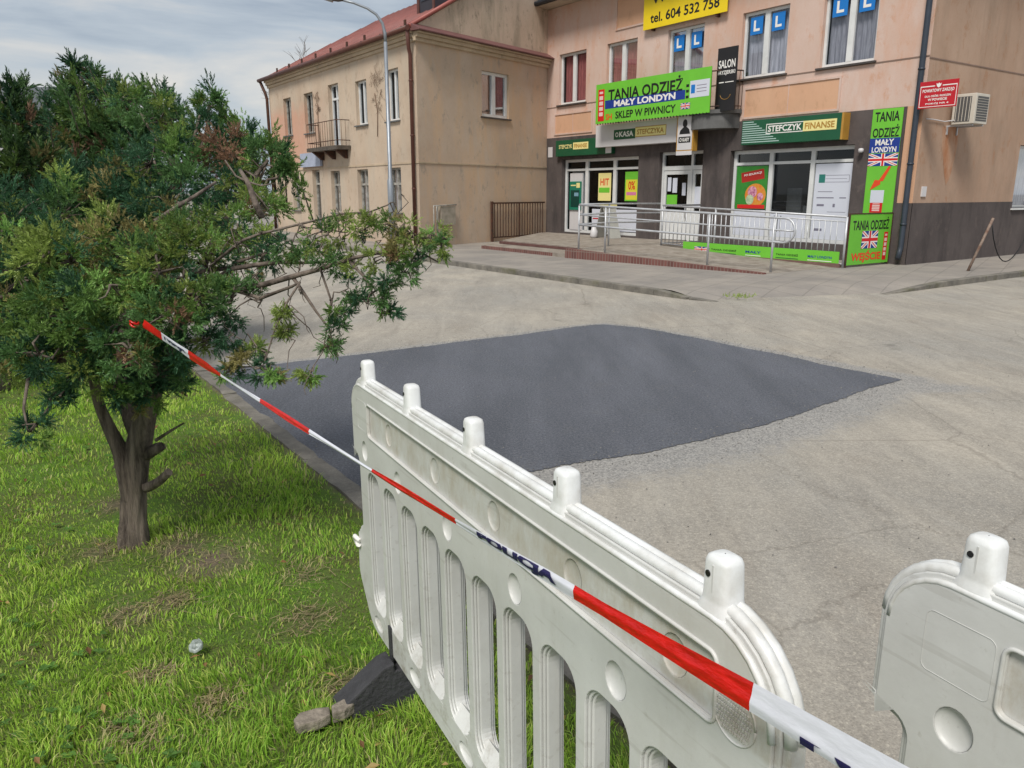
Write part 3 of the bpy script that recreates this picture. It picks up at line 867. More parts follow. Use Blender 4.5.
# number plate and small lamps on the facade
tag(boxes('house_number_plate', M_OFFW, None, [(12.98,13.22,.014,.03,2.78,3.12)], FF), 'small white house number plate at the left end of the dark shop wall', 'number plate')
b = MB(); c_ = FF.P(1.30,.10,2.53)
b.tube([c_-Vector((0,0,.05)), c_-Vector((0,0,.03)), c_+Vector((0,0,.03)), c_+Vector((0,0,.05))], [.03,.06,.06,.03], 12); b.tube([FF.P(1.3,.0,2.53), c_], .015, 6)
tag(b.build('wall_lamp', M_OFFW), 'small round white lamp on the dark wall left of the tall lime banner', 'lamp')

# ------------------------------------------------------------ signs on the shop building
def board(name, label, cat, fr, s0, s1, z0, z1, t0, t1, m, group=None, bevel=0.0):
    s0, s1 = min(s0,s1), max(s0,s1)
    c = fr.P((s0+s1)/2, (t0+t1)/2, z0)
    r = thing(name, label, cat, tuple(c), group)
    MB().box(fr, s0, s1, t0, t1, z0, z1).build('board' if 'banner' not in name else 'sheet', m, r, bevel=bevel)
    return r
def lettering(root, m, body, fr, a, t, z, w, h, bold=.015, rise=0.0, label=None, slant=0, name='lettering'):
    bold = max(bold*1.3, .022)
    return text_mb(body, fr, a, t, z, w, h, bold, slant, rise).build(name, m, root)
def union_flag(root, fr, a, t, z, w, h):
    boxes('flag_field', M_BLUE, root, [(a-w/2, a+w/2, t, t+.003, z-h/2, z+h/2)], fr)
    b = MB(); L_ = math.hypot(w, h); ang = math.atan2(h, w)
    def bar(bb, ang, wd, tt):
        # bar clipped to the flag
        hw, hh = w/2, h/2; d = wd/2
        if abs(math.sin(ang)) < 1e-6: pts = [(-hw,-d),(hw,-d),(hw,d),(-hw,d)]
        elif abs(math.cos(ang)) < 1e-6: pts = [(-d,-hh),(d,-hh),(d,hh),(-d,hh)]
        else:
            sg = 1 if math.sin(ang) > 0 else -1
            dx = d/abs(math.sin(ang))*.7; dy = d/abs(math.cos(ang))*.7
            pts = [(-hw,-hh*sg),(-hw+dx,-hh*sg),(hw,(hh-dy)*sg),(hw,hh*sg),(hw-dx,hh*sg),(-hw,(-hh+dy)*sg)]
        bb.poly([fr.P(a,tt,z)+fr.r*x+Vector((0,0,y)) for x, y in pts])
    bar(b, ang, h*.30, t+.0040); bar(b, -ang, h*.30, t+.0043); bar(b, 0, h*.34, t+.0050); bar(b, PI/2, h*.34, t+.0053)
    b.build('flag_white', M_TEXTW, root)
    b = MB(); bar(b, ang, h*.09, t+.0046); bar(b, -ang, h*.09, t+.0048); bar(b, 0, h*.18, t+.0060); bar(b, PI/2, h*.18, t+.0063)
    b.build('flag_red', M_RED, root)
def phone_box(root, fr, a, t, z, w, h):
    boxes('phone_box_picture', M_RED, root, [(a-w/2, a+w/2, t, t+.003, z-h/2, z+h/2)], fr)
    L_ = [(a-w*.28, a+w*.28, t+.003, t+.005, z+h*.36, z+h*.43)]
    for i in range(4): L_.append((a-w*.30, a+w*.30, t+.003, t+.005, z-h*.34+i*h*.17, z-h*.34+i*h*.17+h*.12))
    boxes('phone_box_panes', mat('pale_pink_print', lin(226,196,190), .5), root, L_, fr)

# yellow telephone banner
r = board('yellow_banner', 'yellow banner with a phone number hanging high between the upper windows', 'banner', FF, 5.46, 8.56, 6.19, 7.20, .13, .15, M_YELLOW)
lettering(r, M_BLACK, 'WYNAJEM', FF, 7.0, .151, 6.93, 2.5, .34, .015)
lettering(r, M_BLACK, 'tel. 604 532 758', FF, 7.0, .151, 6.47, 2.55, .27, .012)
boxes('bracket', M_IRON, r, [(8.2,8.26,0.0,.13,6.14,6.2),(5.8,5.86,0.0,.13,6.12,6.2)], FF)

# big lime banner
r = board('lime_banner', 'wide lime green clothes shop banner with a blue stripe hanging left of the balcony', 'banner', FF, 5.36, 9.93, 3.64, 4.79, .70, .715, M_GREEN)
T = .717; ds = -.5; dz = -.085
lettering(r, M_BLACK, 'TANIA ODZIEŻ', FF, 8.36+ds, T, 4.57+dz, 3.0, .42, .02)
boxes('blue_stripe', M_BLUE, r, [(6.75+ds,10.0+ds,T,T+.002,4.14+dz,4.38+dz)], FF)
lettering(r, M_TEXTW, 'MAŁY LONDYN', FF, 8.35+ds, T+.002, 4.26+dz, 2.5, .18, .03)
lettering(r, M_BLACK, 'SKLEP W PIWNICY', FF, 8.30+ds, T, 3.93+dz, 2.45, .21, .01)
phone_box(r, FF, 10.18+ds, T, 4.26+dz, .28, .92)
boxes('side_panel', M_PAPER, r, [(5.9+ds,6.58+ds,T,T+.002,4.15+dz,4.58+dz)], FF)
boxes('side_plate', M_LBLUE, r, [(6.40+ds,6.54+ds,T+.002,T+.004,4.26+dz,4.48+dz)], FF)
for i in range(3): boxes('side_print', mat('grey_line_print', lin(120,110,130), .5), r, [(6.0+ds,6.34+ds,T+.002,T+.004,4.28+i*.08+dz,4.295+i*.08+dz)], FF)
union_flag(r, FF, 6.72+ds, T, 3.96+dz, .34, .16)
lettering(r, M_ORED, 'SH', FF, 9.82+ds, T, 3.90+dz, .28, .18, .02)
for z_ in (4.15,4.30,4.44): boxes('flag_edge', M_BLACK, r, [(6.62+ds,6.72+ds,T,T+.002,z_+dz,z_+.07+dz)], FF)
for i in range(38): boxes('lacing', M_BLACK, r, [(5.45+i*.118,5.475+i*.118,.695,.719,3.605,3.655)], FF)
for z_ in (3.70, 4.70):
    for s_ in (6.9, 9.6): boxes('bracket', M_IRON, r, [(s_,s_+.04,.0,.70,z_,z_+.03)], FF)

# white fascia KASA STEFCZYKA
r = board('white_fascia_sign', 'long white light box with a small green and yellow logo above the left shop window', 'sign', FF, 6.88, 10.36, 2.98, 3.64, .03, .32, M_OFFW, bevel=.01)
boxes('logo_green', M_DKGREEN, r, [(8.55,9.50,.321,.326,3.17,3.46)], FF)
boxes('logo_yellow', M_CREAM, r, [(7.28,8.55,.321,.326,3.20,3.49)], FF)
boxes('logo_rim', M_GOLD, r, [(7.28,8.55,.326,.328,3.47,3.49),(7.28,8.55,.326,.328,3.20,3.22),(7.28,7.30,.326,.328,3.22,3.47)], FF)
lettering(r, M_TEXTW, 'KASA', FF, 8.94, .327, 3.32, .62, .16, .02)
lettering(r, M_GOLD, 'STEFCZYKA', FF, 7.92, .327, 3.345, 1.1, .15, .02)
b = MB(); 
for i in range(12):
    a0, a1 = 2*PI*i/12, 2*PI*(i+1)/12
    q = [FF.P(9.36,.328,3.315)+FF.r*(x*math.cos(w_))+Vector((0,0,x*math.sin(w_))) for x, w_ in ((.045,a0),(.07,a0),(.07,a1),(.045,a1))]
    b.quad(*q)
b.build('logo_ring', M_TEXTW, r)
# left green fascia
r = board('green_fascia_sign', 'short dark green finance sign at the far left of the ground floor', 'sign', FF, 9.76, 12.62, 2.78, 3.30, .02, .16, M_DKGREEN, bevel=.008)
boxes('logo_frame', M_CREAM, r, [(10.9,11.68,.161,.165,2.98,3.20)], FF)
lettering(r, M_CREAM, 'STEFCZYK', FF, 12.08, .163, 3.09, .72, .13, .02)
lettering(r, M_GOLD, 'FINANSE', FF, 11.29, .166, 3.09, .66, .13, .02)
boxes('white_end', M_OFFW, r, [(9.78,10.05,.161,.166,2.80,3.28)], FF)
# right green fascia
r = board('green_fascia_sign', 'long dark green finance sign above the right shop window', 'sign', FF, 1.76, 4.62, 2.79, 3.39, .02, .26, M_DKGREEN, bevel=.01)
boxes('white_stripes', mat('mint_stripe', lin(170,196,190), .4), r, [(4.62-.02-(1.15-.09*i),4.60,.261,.264,2.84+i*.055,2.862+i*.055) for i in range(10)], FF)
boxes('logo_yellow', M_CREAM, r, [(1.88,2.78,.261,.266,3.03,3.27)], FF)
boxes('logo_rim', M_TEXTW, r, [(2.78,3.86,.261,.264,3.25,3.27),(2.78,3.86,.261,.264,3.03,3.05),(3.84,3.86,.261,.264,3.05,3.26)], FF)
lettering(r, M_TEXTW, 'STEFCZYK', FF, 3.31, .262, 3.15, .98, .15, .02)
lettering(r, M_GOLD, 'FINANSE', FF, 2.33, .267, 3.15, .80, .15, .02)
boxes('golden_end', M_GOLD, r, [(1.70,1.755,.02,.27,2.79,3.39)], FF)
# projecting box sign, faces the street across its narrow front
r = board('projecting_sign', 'upright white and gold box sign with a dark bust portrait above the shop door', 'sign', FF, 6.06, 6.68, 2.70, 3.70, .33, .52, M_GOLD, bevel=.008)
boxes('white_face', M_OFFW, r, [(6.10,6.64,.521,.526,2.74,3.66)], FF)
b = MB(); disc(b, FF, 6.37, 3.44, .085, .528, .11); 
b.poly([FF.P(6.37,.528,3.18)+FF.r*x+Vector((0,0,y)) for x, y in ((-.20,-.02),(.2,-.02),(.16,.1),(.05,.18),(-.06,.16),(-.17,.08))])
b.build('bust_portrait', M_BLACK, r)
boxes('name_plate', M_BLACK, r, [(6.15,6.59,.526,.529,2.93,3.09)], FF)
lettering(r, M_TEXTW, 'O KASY', FF, 6.37, .529, 3.01, .36, .10, .02)
boxes('bottom_edge', M_OFFW, r, [(6.08,6.66,.521,.53,2.60,2.71)], FF)
# black sign on balcony rail
TB = .50
r = board('black_sign', 'tall black hairdresser sign fixed upright to the front of the balcony rail', 'sign', FF, 4.70, 5.34, 3.66, 5.22, TB, TB+.03, M_SIGNBLACK)
lettering(r, M_TEXTW, 'SALON', FF, 5.02, TB+.031, 4.82, .54, .20, .0)
lettering(r, M_TEXTW, 'FRYZJERSKI', FF, 5.02, TB+.031, 4.60, .56, .12, .0)
boxes('small_line', M_TEXTW, r, [(4.77,5.05,TB+.031,TB+.034,4.36,4.38),(5.09,5.25,TB+.031,TB+.034,4.36,4.385)], FF)
b = MB(); b.tube([FF.P(5.02,TB+.034,4.08)+FF.r*(.17*math.cos(a_))+Vector((0,0,.13*math.sin(a_))) for a_ in [PI*(1.05+.9*i/10) for i in range(11)]], .006, 5); b.build('smile_mark', M_GOLD, r)
# tall vertical banner by the corner
r = board('vertical_banner', 'tall lime green clothes shop banner with a flag and red arrow on the corner wall', 'banner', FF, .42, 1.13, 1.12, 3.41, .03, .045, M_GREEN)
T = .046
lettering(r, M_BLACK, 'TANIA', FF, .775, T, 3.24, .58, .21, .01)
lettering(r, M_BLACK, 'ODZIEŻ', FF, .775, T, 2.93, .62, .27, .01)
boxes('blue_field', M_BLUE, r, [(.42,1.13,T,T+.002,2.46,2.78)], FF)
lettering(r, M_TEXTW, 'MAŁY', FF, .775, T+.002, 2.69, .44, .13, .02)
lettering(r, M_TEXTW, 'LONDYN', FF, .775, T+.002, 2.53, .58, .12, .02)
union_flag(r, FF, .775, T, 2.31, .70, .27)
b = MB(); b.poly([FF.P(.775,T+.003,1.86)+FF.r*x+Vector((0,0,y)) for x, y in ((.22,.30),(.16,.31),(-.04,-.0),(-.14,.01),(-.24,-.22),(.0,-.09),(-.0,-.02),(.06,-.02))])
b.build('red_arrow', M_ORED, r)
boxes('white_note', M_PAPER, r, [(.66,.98,T,T+.003,1.36,1.64)], FF)
phone_box(r, FF, .82, T+.0, 1.25, .30, .22)

# enamel office sign projecting past the corner
r = board('red_enamel_sign', 'red enamel office sign with white lettering projecting past the corner downpipe', 'sign', FF, -.78, .02, 3.32, 3.86, .19, .21, M_SIGNRED, bevel=.003)
T = .211
b = MB()
for l in ((-.76,-.46,T,T+.002,3.75,3.77),(-.30,.0,T,T+.002,3.75,3.77),(-.76,.0,T,T+.002,3.345,3.357),(-.76,-.748,T,T+.002,3.357,3.75),(-.012,.0,T,T+.002,3.357,3.75)): b.box(FF, *l)
b.build('white_border', M_TEXTW, r)
b = MB(); b.poly([FF.P(-.38,T+.002,3.77)+FF.r*x+Vector((0,0,y)) for x, y in ((-.055,.04),(-.02,.025),(0,.05),(.02,.025),(.055,.04),(.04,-.02),(0,-.05),(-.04,-.02))]); b.build('white_eagle', M_TEXTW, r)
lettering(r, M_TEXTW, 'POWIATOWY ZARZĄD', FF, -.38, T, 3.665, .66, .085, .02)
lettering(r, M_TEXTW, 'DLA OSÓB I RODZIN', FF, -.38, T, 3.565, .54, .05, .02)
lettering(r, M_TEXTW, 'W POWIECIE', FF, -.38, T, 3.49, .40, .05, .02)
lettering(r, M_TEXTW, 'POKÓJ NR 4', FF, -.38, T, 3.41, .48, .05, .02)
boxes('bracket', M_IRON, r, [(-.10,-.06,0,.19,3.45,3.48)], FF)
boxes('bracket', M_IRON, r, [(-.10,-.06,0,.19,3.72,3.75)], FF)

# air conditioner
ac = thing('air_conditioner', 'white outdoor air conditioner unit on a bracket over a rust stain on the side wall', 'air conditioner', tuple(FS.P(1.4,.3,3.0)))
A0, A1, U0, U1 = .98, 1.58, .12, .60
MB().box(FS, A0, A1, U0, U1, 3.05, 3.68).build('casing', mat('aged_white_enamel', lin(206,200,188), .5, var=.15), ac, bevel=.012)
boxes('front_grille', mat('dark_grey_metal', lin(84,84,84), .6), ac, [(A0+.07,A1-.05,U1+.001,U1+.006,3.11,3.62)], FS)  # dark grey grille sheet behind the white bars
for i in range(9): boxes('grille_bar', MATS['aged_white_enamel'], ac, [(A0+.07,A1-.05,U1+.007,U1+.012,3.14+i*.053,3.148+i*.053)], FS)
boxes('side_louvre', MATS['dark_grey_metal'], ac, [(A0-.006,A0-.001,U0+.06,U1-.09,3.10,3.62)], FS)
for i in range(5): boxes('louvre_bar', MATS['aged_white_enamel'], ac, [(A0-.012,A0-.007,U0+.08+i*.07,U0+.092+i*.07,3.11,3.61)], FS)
for s_ in (A0+.06, A1-.10):
    boxes('bracket', M_STEEL, ac, [(s_,s_+.04,0,.56,3.01,3.045)], FS); boxes('bracket_leg', M_STEEL, ac, [(s_,s_+.04,.0,.03,2.85,3.01)], FS)
b = MB(); b.tube([FS.P(A0,.2,3.14),FS.P(A0-.1,.03,3.12),FS.P(.4,.03,3.14),FS.P(.1,.03,3.14)], .012, 6); b.build('refrigerant_hose', M_OFFW, ac)
st_ = MB(); st_.poly([FS.P(1.3+x,.004,z) for x, z in ((-.42,3.02),(.30,3.02),(.34,2.7),(.28,2.3),(.16,1.9),(.04,1.75),(-.08,1.95),(-.22,2.3),(-.36,2.6))]); 
g = G('rust_streak', .9); g.color(g.mix(g.step(g.noise(3.5, 6, .7, vec=g.map((1,1,.4))), .4, .62), lin(182,148,124), lin(166,116,84))); st_.build('rust_stain', g.m, shop)

# cash machine standing behind the first bay
atm = thing('cash_machine', 'green and white cash machine set in the left shop window', 'cash machine', tuple(FF.P(11.85,-.1,.3)))
boxes('cabinet', M_OFFW, atm, [(11.52,12.18,-.30,-.145,.3,2.22)], FF)
boxes('green_surround', mat('teal_green_plastic', lin(30,120,96), .4), atm, [(11.55,12.15,-.145,-.10,1.0,1.95)], FF, bevel=.008)
boxes('recess', mat('dark_teal_plastic', lin(8,62,54), .4), atm, [(11.62,12.08,-.10,-.094,1.1,1.66)], FF)
boxes('screen', mat('pale_screen', lin(120,160,180), .3), atm, [(11.66,11.88,-.094,-.088,1.46,1.58)], FF)
boxes('header_print', M_CREAM, atm, [(11.60,11.78,-.10,-.096,1.74,1.9),(11.82,12.08,-.10,-.096,1.80,1.84)], FF)

# ------------------------------------------------------------ steps, ramp, railings
stp = thing('entrance_steps', 'low concrete entrance platform with two steps at the left of the shop front', 'steps', tuple(FF.P(9,2,0)))
pts = [(FL-.1,.02),(10.25,4.0),(5.95,4.15),(5.95,.02)]
MB().prism([FF.P(a,t,-.15) for a,t in pts], (0,0,.345)).build('platform', M_STEP, stp, bevel=.006)
pts = [(10.9,4.05),(9.9,4.9),(5.95,5.0),(5.95,4.16),(10.2,4.01),(10.7,3.45),(11.2,3.3)]
MB().prism([FF.P(a,t,-.15) for a,t in pts], (0,0,.245)).build('step', M_STEP, stp)
M_BRICK = None
g = G('red_paver_bricks', .85)
br = g.t.nodes.new('ShaderNodeTexBrick'); br.offset = 0
br.inputs['Scale'].default_value = 1; br.inputs['Brick Width'].default_value = .085; br.inputs['Row Height'].default_value = .2; br.inputs['Mortar Size'].default_value = .009
br.inputs['Color1'].default_value = lin(120,80,74); br.inputs['Color2'].default_value = lin(98,66,62); br.inputs['Mortar'].default_value = lin(128,112,104)
cmb = g.t.nodes.new('ShaderNodeCombineXYZ'); x_, y_, z_ = g.sep()
g.t.links.new(g.math('ADD', g.math('MULTIPLY', x_, -.5733), g.math('MULTIPLY', y_, .8193)), cmb.inputs[0]); g.t.links.new(g.math('ADD', z_, .02), cmb.inputs[1])
g.t.links.new(cmb.outputs[0], br.inputs[0]); g.color(br.outputs[0]); M_BRICK = g.m
MB().box(FF, 5.97, 9.9, 4.91, 4.985, -.15, .085).build('step_riser', M_BRICK, stp)
boxes('riser_band', mat('dark_red_concrete', lin(104,72,68), .9, var=.3, vscale=6), stp, [(5.97,10.2,4.02,4.155,.10,.165)], FF)
ramp = thing('access_ramp', 'paved wheelchair ramp edged with red brick descending to the right of the steps', 'ramp', tuple(FF.P(3,3.4,0)))
z_r = lambda s: max(-.02, .2*(s-.6)/5.3)
mb = MB(); t_in = lambda s: 1.86; t_out = lambda s: 4.25+.70*min(1,(s-.6)/5.3)
mb.hexa([FF.P(5.93,1.86,-.15),FF.P(.55,1.86,-.15),FF.P(.55,t_out(.6),-.15),FF.P(5.93,4.93,-.15),FF.P(5.93,1.86,.2),FF.P(.55,1.86,.003),FF.P(.55,t_out(.6),.003),FF.P(5.93,4.93,.2)])
mb.build('ramp_slab', M_STEP, ramp)
mb = MB()
mb.hexa([FF.P(5.93,4.94,-.15),FF.P(.5,4.26,-.15),FF.P(.5,4.36,-.15),FF.P(5.93,5.06,-.15),FF.P(5.93,4.94,.235),FF.P(.5,4.26,.03),FF.P(.5,4.36,.03),FF.P(5.93,5.06,.235)])
mb.build('brick_edge', M_BRICK, ramp)
boxes('inner_step', mat('worn_red_concrete', lin(124,96,88), .9, var=.3, vscale=6), ramp, [(.45,5.6,1.80,1.855,-.1,.09)], FF)

def post(b, s, t, z0, z1, r=.024): b.tube([FF.P(s,t,z0), FF.P(s,t,z1)], r, 8)
# front handrail of the ramp
hr = thing('ramp_handrail', 'galvanised two bar handrail with a rounded end along the outer edge of the ramp', 'handrail', tuple(FF.P(3.2,4.3,0)))
tA, tB = 4.80, 3.93
tl = lambda s: tB+(tA-tB)*(s-.65)/(5.72-.65)
zl = lambda s: .2*(s-.6)/5.3
def rail_pts(h): return [FF.P(s, tl(s), zl(s)+h) for s in (5.72, 4.4, 3.0, 1.6, .5)]
b = MB(); loop = []
for i in range(9):
    a_ = PI/2 - PI*i/8; cz = .86; rr = .24
    loop.append(FF.P(.42-rr*math.cos(a_)*1.0, tl(.42), zl(.42)+cz+rr*math.sin(a_)))
b.tube(rail_pts(1.10)+loop+[*reversed(rail_pts(.62))], .024, 8)
b.tube(rail_pts(.86)+[FF.P(.22,tl(.3),.85)], .017, 8)
b.build('rails', M_STEEL, hr)
for s in (5.72, 4.9, 2.11, .65):
    b = MB(); post(b, s, tl(s), zl(s)-.03, zl(s)+1.08); b.build('post', M_STEEL, hr)
# entrance handrail between the steps and stairwell
hr = thing('entrance_handrail', 'galvanised handrail running from the steps towards the shop door', 'handrail', tuple(FF.P(6,3.2,0)))
b = MB()
for h in (1.30, 1.06, .82):
    b.tube([FF.P(5.76,4.74,h),FF.P(6.35,3.25,h),FF.P(5.87,1.86,h)], .022, 8)
b.build('rails', M_STEEL, hr)
b = MB(); post(b, 6.35, 3.25, .19, 1.30); b.build('post', M_STEEL, hr)
# balustrade round the basement stair
bl = thing('stairwell_balustrade', 'grey steel balustrade of close upright bars round the basement stairs', 'balustrade', tuple(FF.P(3.1,1.8,0)))
b = MB(); zt = lambda s: 1.08+.17*(s-.4)/5.4; zb_ = lambda s: .02+.17*(s-.4)/5.4
b.tube([FF.P(.4,1.8,zt(.4)),FF.P(5.83,1.8,zt(5.83)),FF.P(5.83,.3,zt(5.83))], .024, 8)
b.tube([FF.P(.4,1.8,zb_(.4)+.06),FF.P(5.83,1.8,zb_(5.83)+.06),FF.P(5.83,.3,zb_(5.83)+.06)], .016, 8)
b.tube([FF.P(.4,1.8,zt(.4)-.1),FF.P(5.83,1.8,zt(5.83)-.1)], .013, 8)
b.build('rails', M_STEEL, bl)
for s in (.4, 2.2, 4.0, 5.83):
    b = MB(); post(b, s, 1.8, zb_(s)-.03, zt(s), .026); b.build('post', M_STEEL, bl)
k = 0
s = .62
while s < 5.75:
    if min(abs(s-q_) for q_ in (2.2,4.0)) > .06:
        b = MB(); b.tube([FF.P(s,1.8,zb_(s)+.06),FF.P(s,1.8,zt(s)-.1)], .012, 6); b.build('bar', M_STEEL, bl)
    s += .145
# low lime banner on the balustrade
r = board('low_banner', 'low lime green banner tied along the foot of the balustrade', 'banner', FF, .48, 5.0, -.03, .34, 1.832, 1.842, M_GREEN)
for (a, w, st, m) in ((3.65,.8,'TANIA ODZIEŻ',M_BLACK),(2.75,.45,'MAŁY',M_BLUE),(1.8,.6,'TANIA ODZIEŻ',M_BLACK),(.95,.6,'MAŁY LONDYN',M_BLUE)):
    lettering(r, m, st, FF, a, 1.843, .20, w, .055, .01)
    boxes('underline', M_TEXTW if m == M_BLUE else M_DKGREEN, r, [(a-w/2,a+w/2,1.843,1.845,.11,.125)], FF)
union_flag(r, FF, 4.35, 1.843, .17, .5, .14)
# entrance panel perpendicular to the front, reader stands on the pavement
PF = Fr(tuple(FF.P(.38,1.76,0)[:2]), SDv, -FDv)
r = board('entrance_sign', 'square lime green panel with a flag pointing to the basement entrance at the corner', 'panel', PF, .03, 1.66, .05, 1.13, -.01, .012, M_GREEN)
T = .013
lettering(r, M_BLACK, 'TANIA ODZIEŻ', PF, .85, T, .93, 1.40, .27, .012)
union_flag(r, PF, .84, T, .58, .62, .38)
lettering(r, M_ORED, 'WEJŚCIE', PF, .76, T, .22, 1.15, .27, .03)
phone_box(r, PF, 1.48, T, .42, .15, .62)
boxes('edge_frame', M_IRON, r, [(.0,.028,-.02,.02,.0,1.15),(1.662,1.69,-.02,.02,.0,1.15),(.03,1.66,-.02,.02,1.132,1.155)], PF)
tag(MB().box(PF, -.02, 1.62, -.3, -.03, -.1, .05).build('stairwell_kerb', M_STEP, bevel=.01), 'low concrete kerb under the square lime entrance panel', 'kerb')

# A-board in front of the left shop window
ab = thing('sandwich_board', 'folding white sandwich board standing before the left shop window', 'sandwich board', tuple(FF.P(9.3,.7,.2)))
for sgn in (1, -1):
    b = MB()
    c0 = FF.P(9.25+sgn*.34,.45,.2); c1 = FF.P(9.25+sgn*.03,.45,1.18); wv = FF.n*.5
    n_ = FF.d*(.018*sgn)
    b.hexa([c0,c0+wv,c0+wv+n_,c0+n_,c1,c1+wv,c1+wv+n_,c1+n_]); b.build('leaf', mat('dull_white_board', lin(178,178,172), .6, var=.15), ab)
b = MB(); b.box(FF, 9.15, 9.35, .42, .98, 1.16, 1.22); b.build('hinge_cap', M_CREAM, ab)
bg = thing('waste_bag', 'small white bag standing on the platform by the railing post', 'bag', tuple(FF.P(9.55,1.0,.2)))
b = MB(); c_ = FF.P(9.55,1.0,.2); b.tube([c_, c_+Vector((0,0,.05)), c_+Vector((.01,0,.2)), c_+Vector((0,.01,.30)), c_+Vector((.01,.0,.36))], [.09,.125,.115,.07,.03], 10); b.build('bag_body', M_OFFW, bg)
b = MB(); b.tube([c_+Vector((.01,0,.35)), c_+Vector((.03,0,.42)), c_+Vector((-.02,0,.43))], .012, 6); b.build('bag_knot', M_OFFW, bg)

# leaning post with a slack cable by the side wall
lp = thing('leaning_post', 'thin rusty post leaning to the right on the side street pavement', 'post', tuple(FS.P(.28,1.48,0)))
b0 = on_ground(967,271,0); b1 = b0+Vector((.42,.05,1.08))
b = MB(); b.tube([b0-Vector((0,0,.05)), b0.lerp(b1,.5)+Vector((.01,0,0)), b1], .028, 8); b.build('post_tube', mat('rusty_grey_tube', lin(140,124,112), .7, col2=lin(104,76,62), vscale=14), lp)
b = MB(); e_ = b1+Vector((1.3,.85,-.35)); 
b.tube([b1-Vector((0,0,.15)).lerp(Vector((0,0,0)),0)]+[ (b1-Vector((0,0,.15))).lerp(e_, i/12)-Vector((0,0,.75*math.sin(PI*i/12)**.8*(1-.2*i/12))) for i in range(1,13)], .012, 6); b.build('slack_cable', M_BLACK, lp)

# ------------------------------------------------------------ old house on the left
old = thing('old_house', 'old beige two storey house with peeling plaster and red metal roof behind the street lamp', 'house', (LC[0], LC[1], 0))
OL = 12.75; OS = 10.0; OE = 5.78
oh = [(10.25,11.1,3.78,5.18),(7.95,8.85,3.74,5.16),(5.6,6.5,3.16,5.22),(3.35,4.2,3.73,5.10),(1.12,1.95,3.70,5.18),
      (9.85,10.65,.9,2.3),(7.7,8.45,.1,2.4),(5.82,6.65,.88,2.33),(3.5,4.35,.92,2.33),(1.15,2.05,.98,2.33)]
mb = MB(); wall_grid(mb, LF, 0, OL, -.3, OE, oh, depth=.2)
mb.quad(LF.P(OL,0,-.3), LF.P(OL,-8,-.3), LF.P(OL,-8,OE), LF.P(OL,0,OE))
mb.build('front_wall', M_OLD, old)
mh = (2.86,4.22,3.92,5.29)
mb = MB(); wall_grid(mb, LM, 0, OS, -.3, OE+.2, [mh], depth=.2)
mb.build('side_wall', M_OLD2, old)
for i, h in enumerate(oh):
    if i == 2: w = window(LF, old, *h, depth=.17, cols=2, transom=4.75, fm=M_WHITE, curt=M_NETCURT, sill=False, name='balcony_door', fw=.05, mull=.06)
    elif i == 6: w = window(LF, old, *h, depth=.17, cols=1, transom=1.9, fm=M_GREYFRAME, curt=M_NETCURT, sill=False, name='street_door')
    elif i < 5: window(LF, old, *h, depth=.15, cols=2, fm=M_WHITE if i in (3,4) else M_GREYFRAME, curt=M_WHITECURT, sill=M_CONC, fw=.06, mull=.08)
    else: window(LF, old, *h, depth=.16, cols=2, transom=1.85, fm=M_GREYFRAME, curt=M_NETCURT, sill=M_CONC, fw=.05, mull=.06)
window(LM, old, *mh, depth=.12, cols=2, fm=M_WHITE, curt=M_BROWNCURT, sill=True, fw=.09, mull=.16)
# cornice (stepped), string course and the small pent roof strip on the side
mb = MB()
for (z0_, z1_, t1_) in ((OE-.05,OE+.05,.06),(OE+.05,OE+.15,.12),(OE+.15,OE+.24,.18)):
    mb.box(LF, -.02, OL+.02, .001, t1_, z0_, z1_)
for (z0_, z1_, t1_) in ((OE-.05,OE+.05,.10),(OE+.05,OE+.15,.18),(OE+.15,OE+.20,.26)):
    mb.box(LM, -.10, OS, .001, t1_, z0_, z1_)
mb.build('cornice', M_TRIM, old, bevel=.02)
mb = MB(); mb.box(LF, 0, OL, .001, .02, 2.42, 2.47); mb.box(LM, -.02, OS, .001, .02, 2.42, 2.46); mb.build('string_course', M_TRIM, old)
RZ = 8.6; HB = 4.6     # ridge height, half depth
def LP(s, t, z): return LF.P(s, t, z)
inw = LSv*1.0
def LQ(s, k, z, o=0): # along front s, k metres along the slanted side wall
    v = LF.P(s, 0, z) + Vector((LSv.x, LSv.y, 0))*k + LM.n*o
    return v
e0 = OE+.27; OV = .22
mb = MB()
ru = .045
eA = LF.P(-.06, OV, e0); eB = LF.P(OL+.3, OV, e0)
rA = LQ(0,HB,RZ,.12); rB = LQ(OL-3.6,HB,RZ)
bA = LQ(0,2*HB+.3,e0,.12); bB = LQ(OL,2*HB+.3,e0)
up = Vector((0,0,.06))
for f in ([eA,eB,rB,rA],[rA,rB,bB,bA],[eB,bB,rB]):
    mb.poly([p_+up for p_ in f]); mb.poly([p_ for p_ in reversed(f)])
mb.quad(eA,eA+up,eB+up,eB); mb.quad(eA,eA+up,rA+up,rA); mb.quad(rA,rA+up,bA+up,bA); mb.quad(eB,eB+up,bB+up,bB)
rf = mb.build('roof', M_REDROOF, old)
b = MB()
for i in range(28):     # standing seams
    s_ = .3+i*.46
    if s_ > OL-.2: break
    top = LQ(max(0,min(s_, OL-3.6)),HB,RZ); bot = LF.P(s_, OV, e0)
    f_ = 1.0 if s_ < OL-3.6 else max(.1,(OL+.3-s_)/3.9)
    q1 = bot+up; q2 = LQ(s_,HB,RZ)+up if s_ < OL-3.6 else bot.lerp(LQ(s_,HB,RZ), f_)+up
    b.tube([q1, q2], .018, 4)
b.build('standing_seams', M_REDROOF, rf)
MB().tube([eA+Vector((0,0,.05)), rA+Vector((0,0,.09))], .06, 6).build('verge_trim', mat('bright_red_verge', lin(160,88,80), .5, var=.2), rf)
